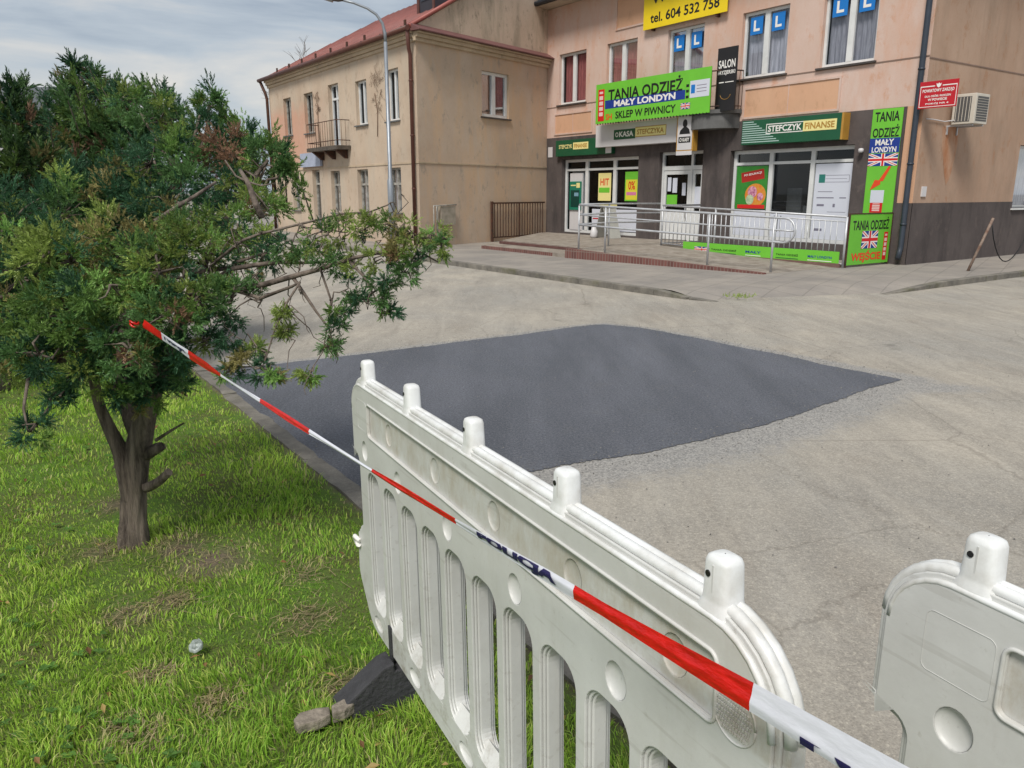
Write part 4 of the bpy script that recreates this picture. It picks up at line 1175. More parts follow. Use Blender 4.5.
for i in range(9):
    s_ = .7+i*1.38
    c_ = LF.P(s_, OV-.25, e0+.06+.12)
    b = MB(); b.box(LF, s_-.05, s_+.05, OV-.30, OV-.26, e0+.10, e0+.36); b.box(LF, s_-.05, s_+.05, OV-.36, OV-.14, e0+.10, e0+.17); b.build('snow_guard', M_IRON, rf)
b = MB(); b.tube([LF.P(-.08,OV+.06,e0+.0),LF.P(OL+.35,OV+.06,e0+.0)], .075, 8); b.build('gutter', M_BROWNPIPE, rf)
# gable wall and pent strip
g1 = LQ(0,.15,OE+.2,-.02); g2 = LQ(0,2*HB,OE+.2,-.02); g3 = LQ(0,HB,RZ-.02,-.02)
g1 = LQ(0,0,OE+.2,-.02); g0 = LQ(0,0,6.14,-.02); MB().poly([g1,g2,g3,g0]).build('gable', plaster('gable_plaster', (202,182,162), (192,170,150), None), old)
b = MB(); P_ = lambda k,o,z: LQ(0,k,z,o)
b.hexa([P_(-.2,0,OE+.20),P_(9.4,0,OE+.20),P_(9.4,.36,OE+.20),P_(-.2,.36,OE+.20),P_(-.2,-.02,OE+.42),P_(9.4,-.02,OE+.42),P_(9.4,.36,OE+.225),P_(-.2,.36,OE+.225)])
b.build('pent_strip', mat('plum_metal_strip', lin(112,74,72), .6, var=.2), old)
# dark dormer
dc = LQ(1.15,1.9,0)
DF = Fr((dc.x,dc.y), FDv, -SDv)
zr = e0+.06+(RZ-e0)*(1.9/HB)
dm = MB().box(DF, -.55, .55, -.9, .5, zr-.3, zr+1.15).build('dormer', mat('dark_slate_cladding', lin(52,50,58), .6, var=.3), old)
boxes('dormer_frame', M_BROWNPIPE, dm, [(.42,.54,.5,.53,zr-.2,zr+1.1),(-.54,-.42,.5,.53,zr-.2,zr+1.1)], DF)
boxes('dormer_pane', M_ZINC, dm, [(-.3,.3,.5,.52,zr+.1,zr+1.0)], DF)
# downpipes
downpipe([LF.P(-.02,OV+.04,e0-.05),LF.P(.15,.14,5.55),LF.P(.17,.09,5.4),LF.P(.17,.09,.05)], M_BROWNPIPE, old, .055, [LF.P(.17,.09,z_) for z_ in (4.7,3.2,1.7)])
downpipe([LF.P(OL+.2,OV+.04,e0-.05),LF.P(OL-.02,.14,5.5),LF.P(OL-.02,.10,5.3),LF.P(OL-.02,.10,.05)], M_IRON, old, .06)
# balcony
bal = MB(); bal.box(LF, 4.75, 7.55, .002, .50, 3.00, 3.13); 
bo = bal.build('balcony', mat('crumbling_concrete', lin(92,84,76), .95, var=.45, vscale=7, bump=.8), old)
for s_ in (5.1, 6.15, 7.2):
    b = MB(); b.hexa([LF.P(s_-.07,.002,2.72),LF.P(s_+.07,.002,2.72),LF.P(s_+.07,.08,2.72),LF.P(s_-.07,.08,2.72),LF.P(s_-.07,.002,2.998),LF.P(s_+.07,.002,2.998),LF.P(s_+.07,.44,2.998),LF.P(s_-.07,.44,2.998)]); b.build('balcony_bracket', M_IRON, bo)
for h_ in (3.95, 3.3): b = MB(); b.tube([LF.P(4.8,.0,h_),LF.P(4.8,.46,h_),LF.P(7.5,.46,h_),LF.P(7.5,0,h_)], .014, 6); b.build('balcony_handrail', M_IRON, bo)
b = MB()
for i in range(14):
    s_ = 4.8+i*2.7/13; b.tube([LF.P(s_,.46,3.13),LF.P(s_,.46,3.95)], .007, 5)
for s_ in (4.8,7.5):
    for t_ in (.15,.3): b.tube([LF.P(s_,t_,3.13),LF.P(s_,t_,3.95)], .007, 5)
b.build('balcony_bars', M_IRON, bo)
# awning sign above the street door, wall box, cracks of old creeper
tag(boxes('pale_shop_sign', mat('pale_blue_sign', lin(168,176,196), .5, var=.15), None, [(7.3,9.3,.03,.12,2.52,3.02)], LF), 'pale blue sign board over the street door of the old house', 'sign')
vb = thing('wall_cabinet', 'low utility cabinet with bent pipe frame against the old house side wall', 'cabinet', tuple(LM.P(.9,.2,0)))
MB().box(LM, .75, 1.38, .02, .16, .62, 1.18).build('cabinet_body', mat('plaster_box', lin(172,162,148), .9, col2=lin(140,134,120), vscale=6), vb)
b = MB(); b.tube([LM.P(.42,.16,.3),LM.P(.42,.16,1.20),LM.P(1.42,.16,1.22)], .022, 6); b.tube([LM.P(.62,.1,.3),LM.P(.62,.1,1.2)], .03, 6); b.build('pipe_frame', M_GREYFRAME, vb)
cre = thing('dead_creeper', 'thin bare creeper stems clinging to the front wall between the upper right windows', 'creeper', tuple(LF.P(2.6,.05,3.8)))
rr = random.Random(5); b = MB()
for k in range(26):
    s_, z_ = 2.6+rr.uniform(-.3,.3), 4.4+rr.uniform(-.6,.7); pts = [LF.P(s_,.03,z_)]
    for j in range(5):
        s_ += rr.uniform(-.26,.22); z_ += rr.uniform(-.16,.2); pts.append(LF.P(s_,.03,min(z_,5.45)))
    b.tube(pts, .004, 4)
b.tube([LF.P(2.62,.03,3.3),LF.P(2.55,.03,4.0),LF.P(2.7,.03,4.6)], .012, 5)
b.build('stems', mat('dry_stem', lin(120,98,82), .9), cre)
cre = thing('dead_creeper', 'thin bare creeper stem left of the balcony door of the old house', 'creeper', tuple(LF.P(7.5,.05,3.8))); b = MB()
for k in range(9):
    s_, z_ = 7.5+rr.uniform(-.15,.15), 4.6+rr.uniform(-.4,.5); pts = [LF.P(s_,.03,z_)]
    for j in range(4):
        s_ += rr.uniform(-.2,.2); z_ += rr.uniform(-.1,.18); pts.append(LF.P(s_,.03,min(z_,5.5)))
    b.tube(pts, .008, 4)
b.tube([LF.P(7.4,.03,3.2),LF.P(7.5,.03,4.0),LF.P(7.45,.03,4.7)], .014, 5)
b.build('stems', MATS['dry_stem'], cre)

# gate leaf of iron bars between the houses
GF = Fr(tuple(LM.P(3.22,.10,0)[:2]), LSv, LM.n)
gt = thing('iron_gate', 'brown iron gate leaf of upright bars between the two houses', 'gate', tuple(GF.P(1,0,0)))
GL = 2.9
b = MB(); b.box(GF, 0, GL, -.015, .015, 1.22, 1.27); b.box(GF, 0, GL, -.015, .015, .12, .16); b.box(GF, -.05, .02, -.035, .035, -.1, 1.30); b.box(GF, 1.42, 1.46, -.02, .02, .0, 1.27); b.build('gate_frame', M_IRON, gt)
for i in range(19):
    s_ = .12+i*.148
    if abs(s_-1.44) < .05: continue
    b = MB(); b.box(GF, s_-.011, s_+.011, -.011, .011, .161, 1.219); b.build('bar', M_IRON, gt)

# street lamp
lb = Vector((-3.214, 21.305, 0))
lamp = thing('street_lamp', 'tall galvanised street lamp with a curved arm in front of the old house', 'street lamp', tuple(lb))
b = MB(); b.tube([lb-Vector((0,0,.1)), lb+Vector((0,0,1.9)), lb+Vector((0,0,1.95)), lb+Vector((0,0,5.3))], [.085,.085,.055,.045], 12)
b.build('pole', mat('grey_lamp_pole', lin(150,156,164), .45, metal=.5, var=.2), lamp)
tip = lb+Vector((-1.30,-.1,6.32))
pts = [lb+Vector((0,0,5.3)), lb+Vector((0,0,5.5)), lb+Vector((-.06,0,5.74)), lb+Vector((-.2,-.01,5.94)), lb+Vector((-.42,-.03,6.08)), lb+Vector((-.75,-.05,6.2)), tip-Vector((-.25,0,.06))]
b = MB(); b.tube(pts, [.04,.04,.036,.034,.032,.030,.03], 10); b.build('arm', MATS['grey_lamp_pole'], lamp)
b = MB(); q0 = tip-Vector((-.30,0,.06)); q1 = tip+Vector((-.42,-.02,.10))
b.tube([q0, q0.lerp(q1,.15), q0.lerp(q1,.5), q0.lerp(q1,.85), q1], [.035,.075,.10,.09,.03], 12); hd = b.build('lamp_head', mat('dark_lamp_head', lin(88,80,78), .5), lamp)
b = MB(); b.tube([q0.lerp(q1,.35)-Vector((0,0,.05)), q0.lerp(q1,.8)-Vector((0,0,.045))], [.075,.06], 10); b.build('lamp_glass', mat('lamp_glass_cover', lin(150,150,150), .2), hd)

# pale far house glimpsed through the trees at the left, and one beyond the old house
def far_house(name, label, cx, cy, w, d, h, rot, wall, roofm):
    r = thing(name, label, 'house', (cx, cy, 0)); dr = Vector((math.cos(rot), math.sin(rot), 0)); fr = Fr((cx-dr.x*w/2, cy-dr.y*w/2), dr, (dr.y, -dr.x))
    holes = [(1.2+i*2.6, 2.3+i*2.6, zz, zz+1.4) for i in range(int((w-1.5)//2.6)) for zz in (1.0, 3.9)]
    m = MB(); wall_grid(m, fr, 0, w, -.2, h, holes)
    for a_ in (0, w): m.quad(fr.P(a_,0,-.2),fr.P(a_,-d,-.2),fr.P(a_,-d,h),fr.P(a_,0,h))
    m.quad(fr.P(0,-d,-.2),fr.P(w,-d,-.2),fr.P(w,-d,h),fr.P(0,-d,h)); m.build('wall', wall, r)
    for hh in holes: window(fr, r, *hh, cols=2, curt=M_NETCURT)
    m = MB(); o_ = .4; c4 = [fr.P(-o_,o_,h),fr.P(w+o_,o_,h),fr.P(w+o_,-d-o_,h),fr.P(-o_,-d-o_,h)]; ra, rb = fr.P(1.5,-d/2,h+2.4), fr.P(w-1.5,-d/2,h+2.4)
    m.poly([c4[0],c4[1],rb,ra]); m.poly([c4[2],c4[3],ra,rb]); m.poly([c4[1],c4[2],rb]); m.poly([c4[3],c4[0],ra]); m.poly(list(reversed(c4))); m.build('roof', roofm, r)
    return r
far_house('far_house', 'pale far house glimpsed through the conifer crowns at the left', -31, 47, 15, 9, 5.6, .25, plaster('pale_plaster', (196,198,200),(182,184,186)), M_DARKROOF)
# ------------------------------------------------------------ plastic barriers
def rounded(pts):
    """polygon from (x, y, corner radius)"""
    out_ = []; n = len(pts)
    for i in range(n):
        p = Vector(pts[i][:2]); a = Vector(pts[i-1][:2]); c = Vector(pts[(i+1) % n][:2]); r = pts[i][2]
        d1 = (a-p).normalized(); d2 = (c-p).normalized()
        ang = d1.angle(d2, PI)
        if r <= 0 or ang > 3.1: out_.append((p.x, p.y)); continue
        L = min(r/math.tan(ang/2), (a-p).length*.49, (c-p).length*.49); rr = L*math.tan(ang/2)
        cen = p + (d1+d2).normalized()*(rr/math.sin(ang/2))
        s0 = p+d1*L-cen; s1 = p+d2*L-cen
        a0 = math.atan2(s0.y, s0.x); a1 = math.atan2(s1.y, s1.x); da = (a1-a0+PI) % (2*PI)-PI
        m = max(2, int(abs(da)/(PI/2)*7))
        for k in range(m+1): out_.append((cen.x+rr*math.cos(a0+da*k/m), cen.y+rr*math.sin(a0+da*k/m)))
    return out_
def inset(pts, d):
    P_ = [Vector(p) for p in pts]; n = len(P_)
    area = sum(P_[i].x*P_[(i+1) % n].y-P_[(i+1) % n].x*P_[i].y for i in range(n)); sg = 1 if area > 0 else -1
    o = []
    for i in range(n):
        t = (P_[(i+1) % n]-P_[i-1]); t = t.normalized() if t.length > 1e-9 else Vector((1,0))
        o.append((P_[i].x-t.y*d*sg, P_[i].y+t.x*d*sg))
    return o
def plate_mesh(mb, outline, holes, n0, n1, bev=.002):
    cu = bpy.data.curves.new('c', 'CURVE'); cu.dimensions = '2D'; cu.fill_mode = 'BOTH'
    cu.extrude = max(1e-4, (n1-n0)/2-bev); cu.bevel_depth = bev; cu.bevel_resolution = 1; cu.offset = -bev
    for poly in [outline]+holes:
        sp = cu.splines.new('POLY'); sp.points.add(len(poly)-1); sp.use_cyclic_u = True
        for q, p in zip(sp.points, poly): q.co = (p[0], p[1], 0, 1)
    o = bpy.data.objects.new('c', cu); C.objects.link(o)
    dg = bpy.context.evaluated_depsgraph_get(); me = o.evaluated_get(dg).to_mesh()
    i0 = len(mb.v)
    for v in me.vertices: mb.v.append((v.co.x, (n0+n1)/2+v.co.z, v.co.y))
    for p in me.polygons: mb.f.append(tuple(i0+k for k in p.vertices)); mb.sm.append(False)
    o.evaluated_get(dg).to_mesh_clear(); bpy.data.objects.remove(o); bpy.data.curves.remove(cu)
def circle(u, v, ru, rv=None, n=20): return [(u+ru*math.cos(2*PI*i/n), v+(rv or ru)*math.sin(2*PI*i/n)) for i in range(n)]
def bowl(mb, u, v, ru, rv, n, depth, sg):
    rings = 6; seg = 20; i0 = len(mb.v)
    for k in range(rings+1):
        f = k/rings; rr = math.cos(f*PI/2*.98); dz = math.sin(f*PI/2)*depth
        for j in range(seg): mb.v.append((u+ru*rr*math.cos(2*PI*j/seg), (n-dz)*sg, v+rv*rr*math.sin(2*PI*j/seg)))
    for k in range(rings):
        for j in range(seg):
            mb.f.append((i0+k*seg+j, i0+k*seg+(j+1) % seg, i0+(k+1)*seg+(j+1) % seg, i0+(k+1)*seg+j)); mb.sm.append(True)

g = G('weathered_white_plastic', .42)
c = g.mix(g.step(g.noise(2.4, 6, .65), .36, .66), lin(190,190,187), lin(208,209,207))
c = g.mix(g.math('MULTIPLY', g.step(g.noise(7., 7, .75, vec=g.map((1,1,.22))), .52, .74), .28), c, lin(164,158,146))
c = g.mix(g.math('MULTIPLY', g.step(g.noise(38., 5, .8), .60, .74), .35), c, lin(128,118,100))
c = g.mix(g.math('MULTIPLY', g.step(g.noise(17., 6, .8, vec=g.map((1,1,1), loc=(3,8,1))), .67, .73), .45), c, lin(96,86,72))
c = g.mix(g.math('MULTIPLY', g.step(g.vor(60., vec=g.map((.25,1,1), rot=.4)), .0, .035, 1, 0), .35), c, lin(140,136,128))
for sc_, rt_ in ((26., .5), (31., -.9)):
    c = g.mix(g.math('MULTIPLY', g.step(g.noise(sc_, 2, .5, vec=g.map((.12,1,1.6), loc=(rt_,1,2))), .66, .70), .22), c, lin(150,146,138))
zz_ = g.sep()[2]
rc_ = g.math('MULTIPLY', g.math('MULTIPLY', g.step(zz_, .836, .846), g.step(zz_, .925, .938, 1., 0.)), g.step(g.sep()[0], .05, .07))
c = g.mix(g.math('MULTIPLY', rc_, g.step(g.noise(11., 7, .75, vec=g.map((1,1,.5), loc=(2,5,3))), .42, .70)), c, lin(172,164,150))
lw_ = g.step(zz_, .12, .42, 1., 0.)
c = g.mix(g.math('MULTIPLY', lw_, g.step(g.noise(15., 7, .75), .50, .72)), c, lin(140,132,116))
g.color(c); g.b.inputs['Specular IOR Level'].default_value = .4
g.bump(g.noise(55., 4, .6), .12, .004)
M_PLAS = g.m
M_CAP = mat('clean_white_plastic', lin(222,224,224), .38, var=.10, vscale=9, col2=lin(188,186,180), lo=.3, hi=.55, bump=.05)
g = G('stained_white_plastic', .6)
c = g.mix(g.step(g.noise(5., 7, .7, vec=g.map((1,1,.5))), .38, .62), lin(158,148,130), lin(190,184,170))
c = g.mix(g.math('MULTIPLY', g.step(g.noise(40., 6, .8), .52, .7), .5), c, lin(120,104,84))
g.color(c); g.bump(g.noise(60., 4, .7), .2, .004)
M_PLASD = g.m
M_RUBBER = mat('black_rubber', lin(62,62,66), .8, var=.4, vscale=14, bump=.4, bscale=60)

OUT = rounded([(-.14,1.01,.115),(-.14,.735,.012),(-.078,.72,.02),(-.078,.49,.02),(-.145,.45,.02),(-.165,.28,.09),(-.02,.115,.13),(1.70,.115,.14),(1.82,.26,.10),(1.82,1.01,.14)])
SLOT_U = [.09+.168*j for j in range(10)]
def slot_poly(u, w=.120, z0=.235, z1=.705, gr=0.0): 
    return rounded([(u-w/2-gr,z0-gr,.05),(u+w/2+gr,z0-gr,.05),(u+w/2+gr,z1+gr,.05),(u-w/2-gr,z1+gr,.05)])
DIM1 = [(.255,.886),(.63,.886),(.98,.886),(1.31,.886),(1.60,.886)]
DIM2 = [(.008,.772),(.34,.765),(.72,.765),(1.09,.765),(1.46,.765)]
DIML = [(.065,.175),(.42,.175),(.80,.175),(1.17,.175),(1.52,.175)]
RECESS = rounded([(.065,.838,.012),(1.695,.838,.012),(1.695,.938,.012),(.065,.938,.012)])
def make_barrier(label):
    root = bpy.data.objects.new('plastic_barrier', None); C.objects.link(root); root['_loc'] = (0,0,0)
    tag(root, label, 'barrier', 'white plastic road barriers')
    mb = MB()
    plate_mesh(mb, OUT, [slot_poly(u) for u in SLOT_U], -.015, .015, .003)
    for sg in (1, -1):
        for (n0, n1, ins, gr, hs) in ((.0152,.021,.010,.0035,DIM2+DIML+DIM1),(.0212,.028,.018,.008,DIM2+DIML)):
            holes = [slot_poly(u, gr=gr) for u in SLOT_U]
            for (a, b_) in hs:
                low = b_ < .3
                holes.append(circle(a, b_, .044 if low else .030, .024 if low else .033))
            if n1 > .025: holes.append(RECESS)
            plate_mesh(mb, inset(OUT, ins), holes, min(n0*sg,n1*sg), max(n0*sg,n1*sg), .0018)
        for (a, b_) in DIM2+DIML:
            low = b_ < .3; bowl(mb, a, b_, .0438 if low else .0298, .0238 if low else .0328, .0275, .0115, sg)
        for (a, b_) in DIM1: bowl(mb, a, b_, .0298, .0328, .0205, .0052, sg)
        # sloping sills in the slot bottoms
        for u in SLOT_U:
            mb.hexa([(u-.052,0,.245),(u+.052,0,.245),(u+.052,.0285*sg,.212),(u-.052,.0285*sg,.212),(u-.052,0,.262),(u+.052,0,.262),(u+.052,.0285*sg,.226),(u-.052,.0285*sg,.226)])
    mb.build('body', M_PLAS, root)
    for sg in (1, -1):
        MB().hexa([(.07,.0214*sg,.842),(1.69,.0214*sg,.842),(1.69,.0214*sg,.934),(.07,.0214*sg,.934),(.07,.0210*sg,.842),(1.69,.0210*sg,.842),(1.69,.0210*sg,.934),(.07,.0210*sg,.934)]) if False else None
        # raised lip round the recess
        b = MB(); R2 = [(x, .0285*sg, z) for x, z in inset(RECESS, -.004)]; b.tube(R2+[R2[0]], .0035, 6, cap=False); b.build('recess_lip', M_PLAS, root)
    for sg in (1, -1):
        b = MB(); R3 = [(x, .0284*sg, z) for x, z in rounded([(-.055,.842,.012),(.050,.842,.012),(.050,.940,.012),(-.055,.940,.012)])]; b.tube(R3+[R3[0]], .0005, 6, cap=False); b.build('shallow_panel_lip', M_PLAS, root)
    # ribbed cap following the top edge
    top = [p for p in OUT if p[1] > .80]
    i_ = next(i for i, p in enumerate(OUT) if p[1] > .80 and OUT[i-1][1] <= .80)
    ordered = []
    k = i_
    while OUT[k % len(OUT)][1] > .80: ordered.append(OUT[k % len(OUT)]); k += 1
    ins = inset(OUT, .006)
    ordi = [ins[(i_+j) % len(OUT)] for j in range(len(ordered))]
    b = MB(); 
    for nn in (-.0075, .0075): b.tube([(x, nn, z) for x, z in ordi], .0095, 8)
    for nn in (-.024, .024): b.tube([(x, nn, z) for x, z in [inset(OUT, .022)[(i_+j) % len(OUT)] for j in range(len(ordered))]], .0055, 6)
    b.build('top_cap', M_CAP, root)
    for k in range(5):
        u = .4185*k; b = MB(); i0 = 0; seg = 20
        prof = [(.985,.036,.027),(.996,.034,.026),(1.004,.028,.0225),(1.010,.0262,.0215),(1.062,.0240,.0200),(1.069,.021,.0175),(1.072,.015,.0125),(1.073,.001,.001)]
        for (z_, ru, rn) in prof:
            for j in range(seg):
                a_ = 2*PI*j/seg; ca, sa = math.cos(a_), math.sin(a_); e_ = .55
                b.v.append((u+ru*math.copysign(abs(ca)**e_, ca), rn*math.copysign(abs(sa)**e_, sa), z_))
        for r_ in range(len(prof)-1):
            for j in range(seg): b.f.append((r_*seg+j, r_*seg+(j+1) % seg, (r_+1)*seg+(j+1) % seg, (r_+1)*seg+j)); b.sm.append(True)
        pin = b.build('pin', M_CAP, root)
        b = MB(); b.box(Fr((0,0),(1,0),(0,1)), u-.0015, u+.0012, -.0212, .0212, 1.012, 1.060); b.build('seam', M_PLAS, pin)
        b = MB(); b.tube([(u-.0095,-.0218,1.045),(u-.0095,.0218,1.045)], .0048, 10); b.build('pin_hole', M_BLACK, pin)
    for u in (.20, 1.47):
        b = MB(); prof = [(-.19,-.06),(-.19,.012),(-.17,.02),(-.06,.118),(-.035,.128),(-.035,.10),(.035,.10),(.035,.128),(.07,.120),(.20,.03),(.22,.018),(.22,-.06)]
        b.prism([(u-.045, n_, z_) for n_, z_ in prof], (.09,0,0)); f = b.build('foot', M_RUBBER, root, bevel=.006)
        b = MB(); b.box(Fr((0,0),(1,0),(0,1)), u-.012, u+.012, .0285, .034, .112, .235); b.build('foot_clip', M_RUBBER, f)
    # embossed oval stamp
    b = MB(); U0, V0 = 1.735, .872
    b.tube([(U0+.040*math.cos(2*PI*i/28), .0285, V0+.040*math.sin(2*PI*i/28)) for i in range(29)], .0017, 6)
    st = b.build('embossed_stamp', M_PLAS, root)
    b = MB(); rr = random.Random(3); fr0 = Fr((0,0),(1,0),(0,1))
    for row in range(8):
        z_ = V0+.028-row*.0078; hw = math.sqrt(max(0, .035**2-(z_-V0)**2)); x = U0-hw
        while x < U0+hw-.003:
            w_ = rr.uniform(.0015,.0045); b.box(fr0, x, x+w_, .0282, .0298, z_-.0022, z_+.0022); x += w_+.0016
    b.build('stamp_relief', M_PLAS, st)
    # white cord knot at the connector
    b = MB(); b.tube([(-.10,.032,.415),(-.13,.042,.425),(-.150,.036,.405),(-.135,.03,.385),(-.105,.036,.40)], .008, 8); b.build('cord_knot', M_TEXTW, root)
    return root
BD = Vector((.4529,-.8916,0)); BN = Vector((-.8916,-.4529,0))
def place_barrier(root, o, tilt, z=0.0):
    x = (BD*math.cos(tilt)+Vector((0,0,math.sin(tilt)))).normalized(); up_ = (Vector((0,0,1))*math.cos(tilt)-BD*math.sin(tilt)).normalized()
    M = Matrix.Identity(4)
    for i, v in enumerate((x, BN, up_)):
        for j in range(3): M[j][i] = v[j]
    M[0][3], M[1][3], M[2][3] = o[0], o[1], z
    root.matrix_world = M; root.location = (o[0], o[1], z)
bar1 = make_barrier('long dirty white plastic barrier with slots running from the kerb to the foreground')
place_barrier(bar1, (-.453, 2.438), .030, 0.0)
def copy_tree(o, parent=None):
    c = o.copy(); C.objects.link(c)
    if parent: c.parent = parent
    for ch in [q for q in o.children]: copy_tree(ch, c)
    return c
bar2 = copy_tree(bar1); bar2['label'] = 'white plastic barrier cut off by the right edge, only its rounded end showing'
place_barrier(bar2, (.672, 1.016), .0, .057)

# ------------------------------------------------------------ red and white tape
def survey(x, y, D):
    r = ((x-512)/F_PX*D, D, (384-y)/F_PX*D); sp, cp = math.sin(PITCH), math.cos(PITCH)
    return Vector((r[0], r[1]*cp+r[2]*sp, r[2]*cp-r[1]*sp+EYE))
def tape_pt(k):
    w = 1-.0836*k; D = 2.72*w; x = (162+10.9*k)/w; y = 323+.599*(x-143)
    return survey(x, y, D)
TA, TB_ = tape_pt(-.83), tape_pt(9.6)
kk = lambda f: -.83+10.43*f
def tape_c(k):
    f = (k+.83)/10.43; p = TA.lerp(TB_, f); s = .045*4*f*(1-f)
    return p-Vector((0,0,s*.5))
TT = (TB_-TA).normalized(); TU = (Vector((0,0,1))-TT*TT.z).normalized(); TNn = TU.cross(TT)
if TNn.dot(Vector((-1,-.6,0))) < 0: TNn = -TNn
wk = np.array([[-.9,.030],[0,.030],[.6,.026],[1,.030],[1.6,.028],[2.1,.010],[3,.011],[3.6,.015],[4.3,.010],[5,.010],[5.4,.015],[6,.014],[6.25,.020],[6.8,.024],[7.2,.021],[7.6,.028],[8,.037],[8.6,.044],[9.6,.050]])
def tape_frame(k):
    w = np.interp(k, wk[:,0], wk[:,1]); tw = .25*math.sin(k*1.3)+.12*math.sin(k*3.1+1)
    return tape_c(k), w, (TU*math.cos(tw)+TNn*math.sin(tw)*.8).normalized()
NA = 9
def tape_off(k, j):   # small folds across the film
    return .0007*math.sin(j*1.1+k*2.2)+.0004*math.sin(j*1.7+k*5+1)-.0022*math.cos((j/(NA-1)-.5)*2.6)*-1
tp = thing('barrier_tape', 'red and white barrier tape stretched from the tree across the front of the barriers', 'tape', tuple(TA))
def tape_surf(k, v, lift=0.0):
    c_, w, u_ = tape_frame(k); j = (v+.5)*(NA-1)
    return c_+u_*(v*w)+TNn*(tape_off(k, j)+lift)
b = {}
ks = np.arange(-.8, 9.6, .05)
for k0, k1 in zip(ks[:-1], ks[1:]):
    seg = int(math.floor((k0+k1)/2)); mbx = b.setdefault(seg, MB())
    for j in range(NA-1):
        v0, v1 = j/(NA-1)-.5, (j+1)/(NA-1)-.5
        mbx.quad(tape_surf(k0,v0), tape_surf(k1,v0), tape_surf(k1,v1), tape_surf(k0,v1), True)
M_TW = mat('white_tape_film', lin(214,216,226), .3, var=.10, vscale=24, bump=.08, bscale=30, stretch=(1,1,3)); M_TR = mat('red_tape_film', lin(206,26,22), .3, var=.3, vscale=24, bump=.25, bscale=30, stretch=(1,1,3))
def weld(o, dist=.0002):
    bm = bmesh.new(); bm.from_mesh(o.data); bmesh.ops.remove_doubles(bm, verts=bm.verts[:], dist=dist); bmesh.ops.recalc_face_normals(bm, faces=bm.faces[:]); bm.to_mesh(o.data); bm.free(); return o
for seg, mbx in b.items(): weld(mbx.build('white_stripe' if seg >= 0 and seg % 2 == 0 else 'red_stripe', M_TW if seg >= 0 and seg % 2 == 0 else M_TR, tp))
# dark blue print, folded so that only one half of the letters shows
def tape_text(body, k0, k1, v0, v1, y0, y1, name):
    cu = bpy.data.curves.new('t', 'FONT'); cu.body = body; cu.offset = .06; cu.resolution_u = 2
    o = bpy.data.objects.new('t', cu); C.objects.link(o); dg = bpy.context.evaluated_depsgraph_get()
    me = o.evaluated_get(dg).to_mesh(); bm = bmesh.new(); bm.from_mesh(me); o.evaluated_get(dg).to_mesh_clear(); bpy.data.objects.remove(o); bpy.data.curves.remove(cu)
    V_ = np.array([v.co[:] for v in bm.verts]); mn, mx_ = V_.min(0), V_.max(0); H = mx_[1]-mn[1]; W = mx_[0]-mn[0]
    geo = bm.verts[:]+bm.edges[:]+bm.faces[:]
    bmesh.ops.bisect_plane(bm, geom=geo, plane_co=(0,mn[1]+H*y1,0), plane_no=(0,1,0), clear_outer=True)
    geo = bm.verts[:]+bm.edges[:]+bm.faces[:]
    bmesh.ops.bisect_plane(bm, geom=geo, plane_co=(0,mn[1]+H*y0,0), plane_no=(0,-1,0), clear_outer=True)
    for i in range(1, 60):
        geo = bm.verts[:]+bm.edges[:]+bm.faces[:]
        bmesh.ops.bisect_plane(bm, geom=geo, plane_co=(mn[0]+W*i/60,0,0), plane_no=(1,0,0))
    for i in range(1, 5):
        geo = bm.verts[:]+bm.edges[:]+bm.faces[:]
        bmesh.ops.bisect_plane(bm, geom=geo, plane_co=(0,mn[1]+H*(y0+(y1-y0)*i/5),0), plane_no=(0,1,0))
    mb = MB(); bm.verts.ensure_lookup_table()
    for v in bm.verts:
        fx = (v.co.x-mn[0])/W; fy = ((v.co.y-mn[1])/H-y0)/(y1-y0)
        mb.v.append(tuple(tape_surf(k0+(k1-k0)*fx, v0+(v1-v0)*fy, .0016)))
    mb.f = [tuple(v.index for v in f.verts) for f in bm.faces]; mb.sm = [False]*len(mb.f); bm.free()
    return mb.build(name, mat('navy_print', lin(34,28,78), .45), tp)
tape_text('POLICJA', 6.22, 6.88, -.42, .46, .0, .86, 'tape_lettering')
tape_text('POLICJA', 8.22, 9.2, -.49, -.22, .28, .52, 'tape_lettering')
tape_text('POLICJA', .12, .9, -.4, .25, .0, .5, 'tape_lettering')
# the knot round a limb of the tree
b = MB(); c_ = TA
for rk in range(2):
    b.tube([c_+Vector((-.04,.02,-.01*rk))+Vector((.016*math.cos(2*PI*i/14),.016*math.sin(2*PI*i/14),.006*math.sin(4*PI*i/14+rk))) for i in range(15)], .004, 6)
b.build('knot', M_TR, tp)

# ------------------------------------------------------------ vegetation
def leaf_mat(name, rough=.55, trans=.25):
    m = bpy.data.materials.new(name); m.use_nodes = True; t = m.node_tree; b_ = t.nodes['Principled BSDF']
    a = t.nodes.new('ShaderNodeAttribute'); a.attribute_name = 'tint'
    t.links.new(a.outputs['Color'], b_.inputs['Base Color']); b_.inputs['Roughness'].default_value = rough; b_.inputs['Specular IOR Level'].default_value = .35
    tr = t.nodes.new('ShaderNodeBsdfTranslucent'); t.links.new(a.outputs['Color'], tr.inputs[0])
    x = t.nodes.new('ShaderNodeMixShader'); x.inputs[0].default_value = trans
    t.links.new(b_.outputs[0], x.inputs[1]); t.links.new(tr.outputs[0], x.inputs[2]); t.links.new(x.outputs[0], t.nodes['Material Output'].inputs[0])
    return m
M_LEAF = leaf_mat('conifer_leaf', .5, .32); M_BLADE = leaf_mat('grass_blade', .5, .38)
g = G('fibrous_bark', .95)
c = g.mix(g.step(g.noise(9., 7, .7, vec=g.map((3,3,.35))), .36, .62), lin(82,72,66), lin(166,152,138))
c = g.mix(g.math('MULTIPLY', g.step(g.noise(3., 6, .7), .52, .66), .5), c, lin(122,112,98))
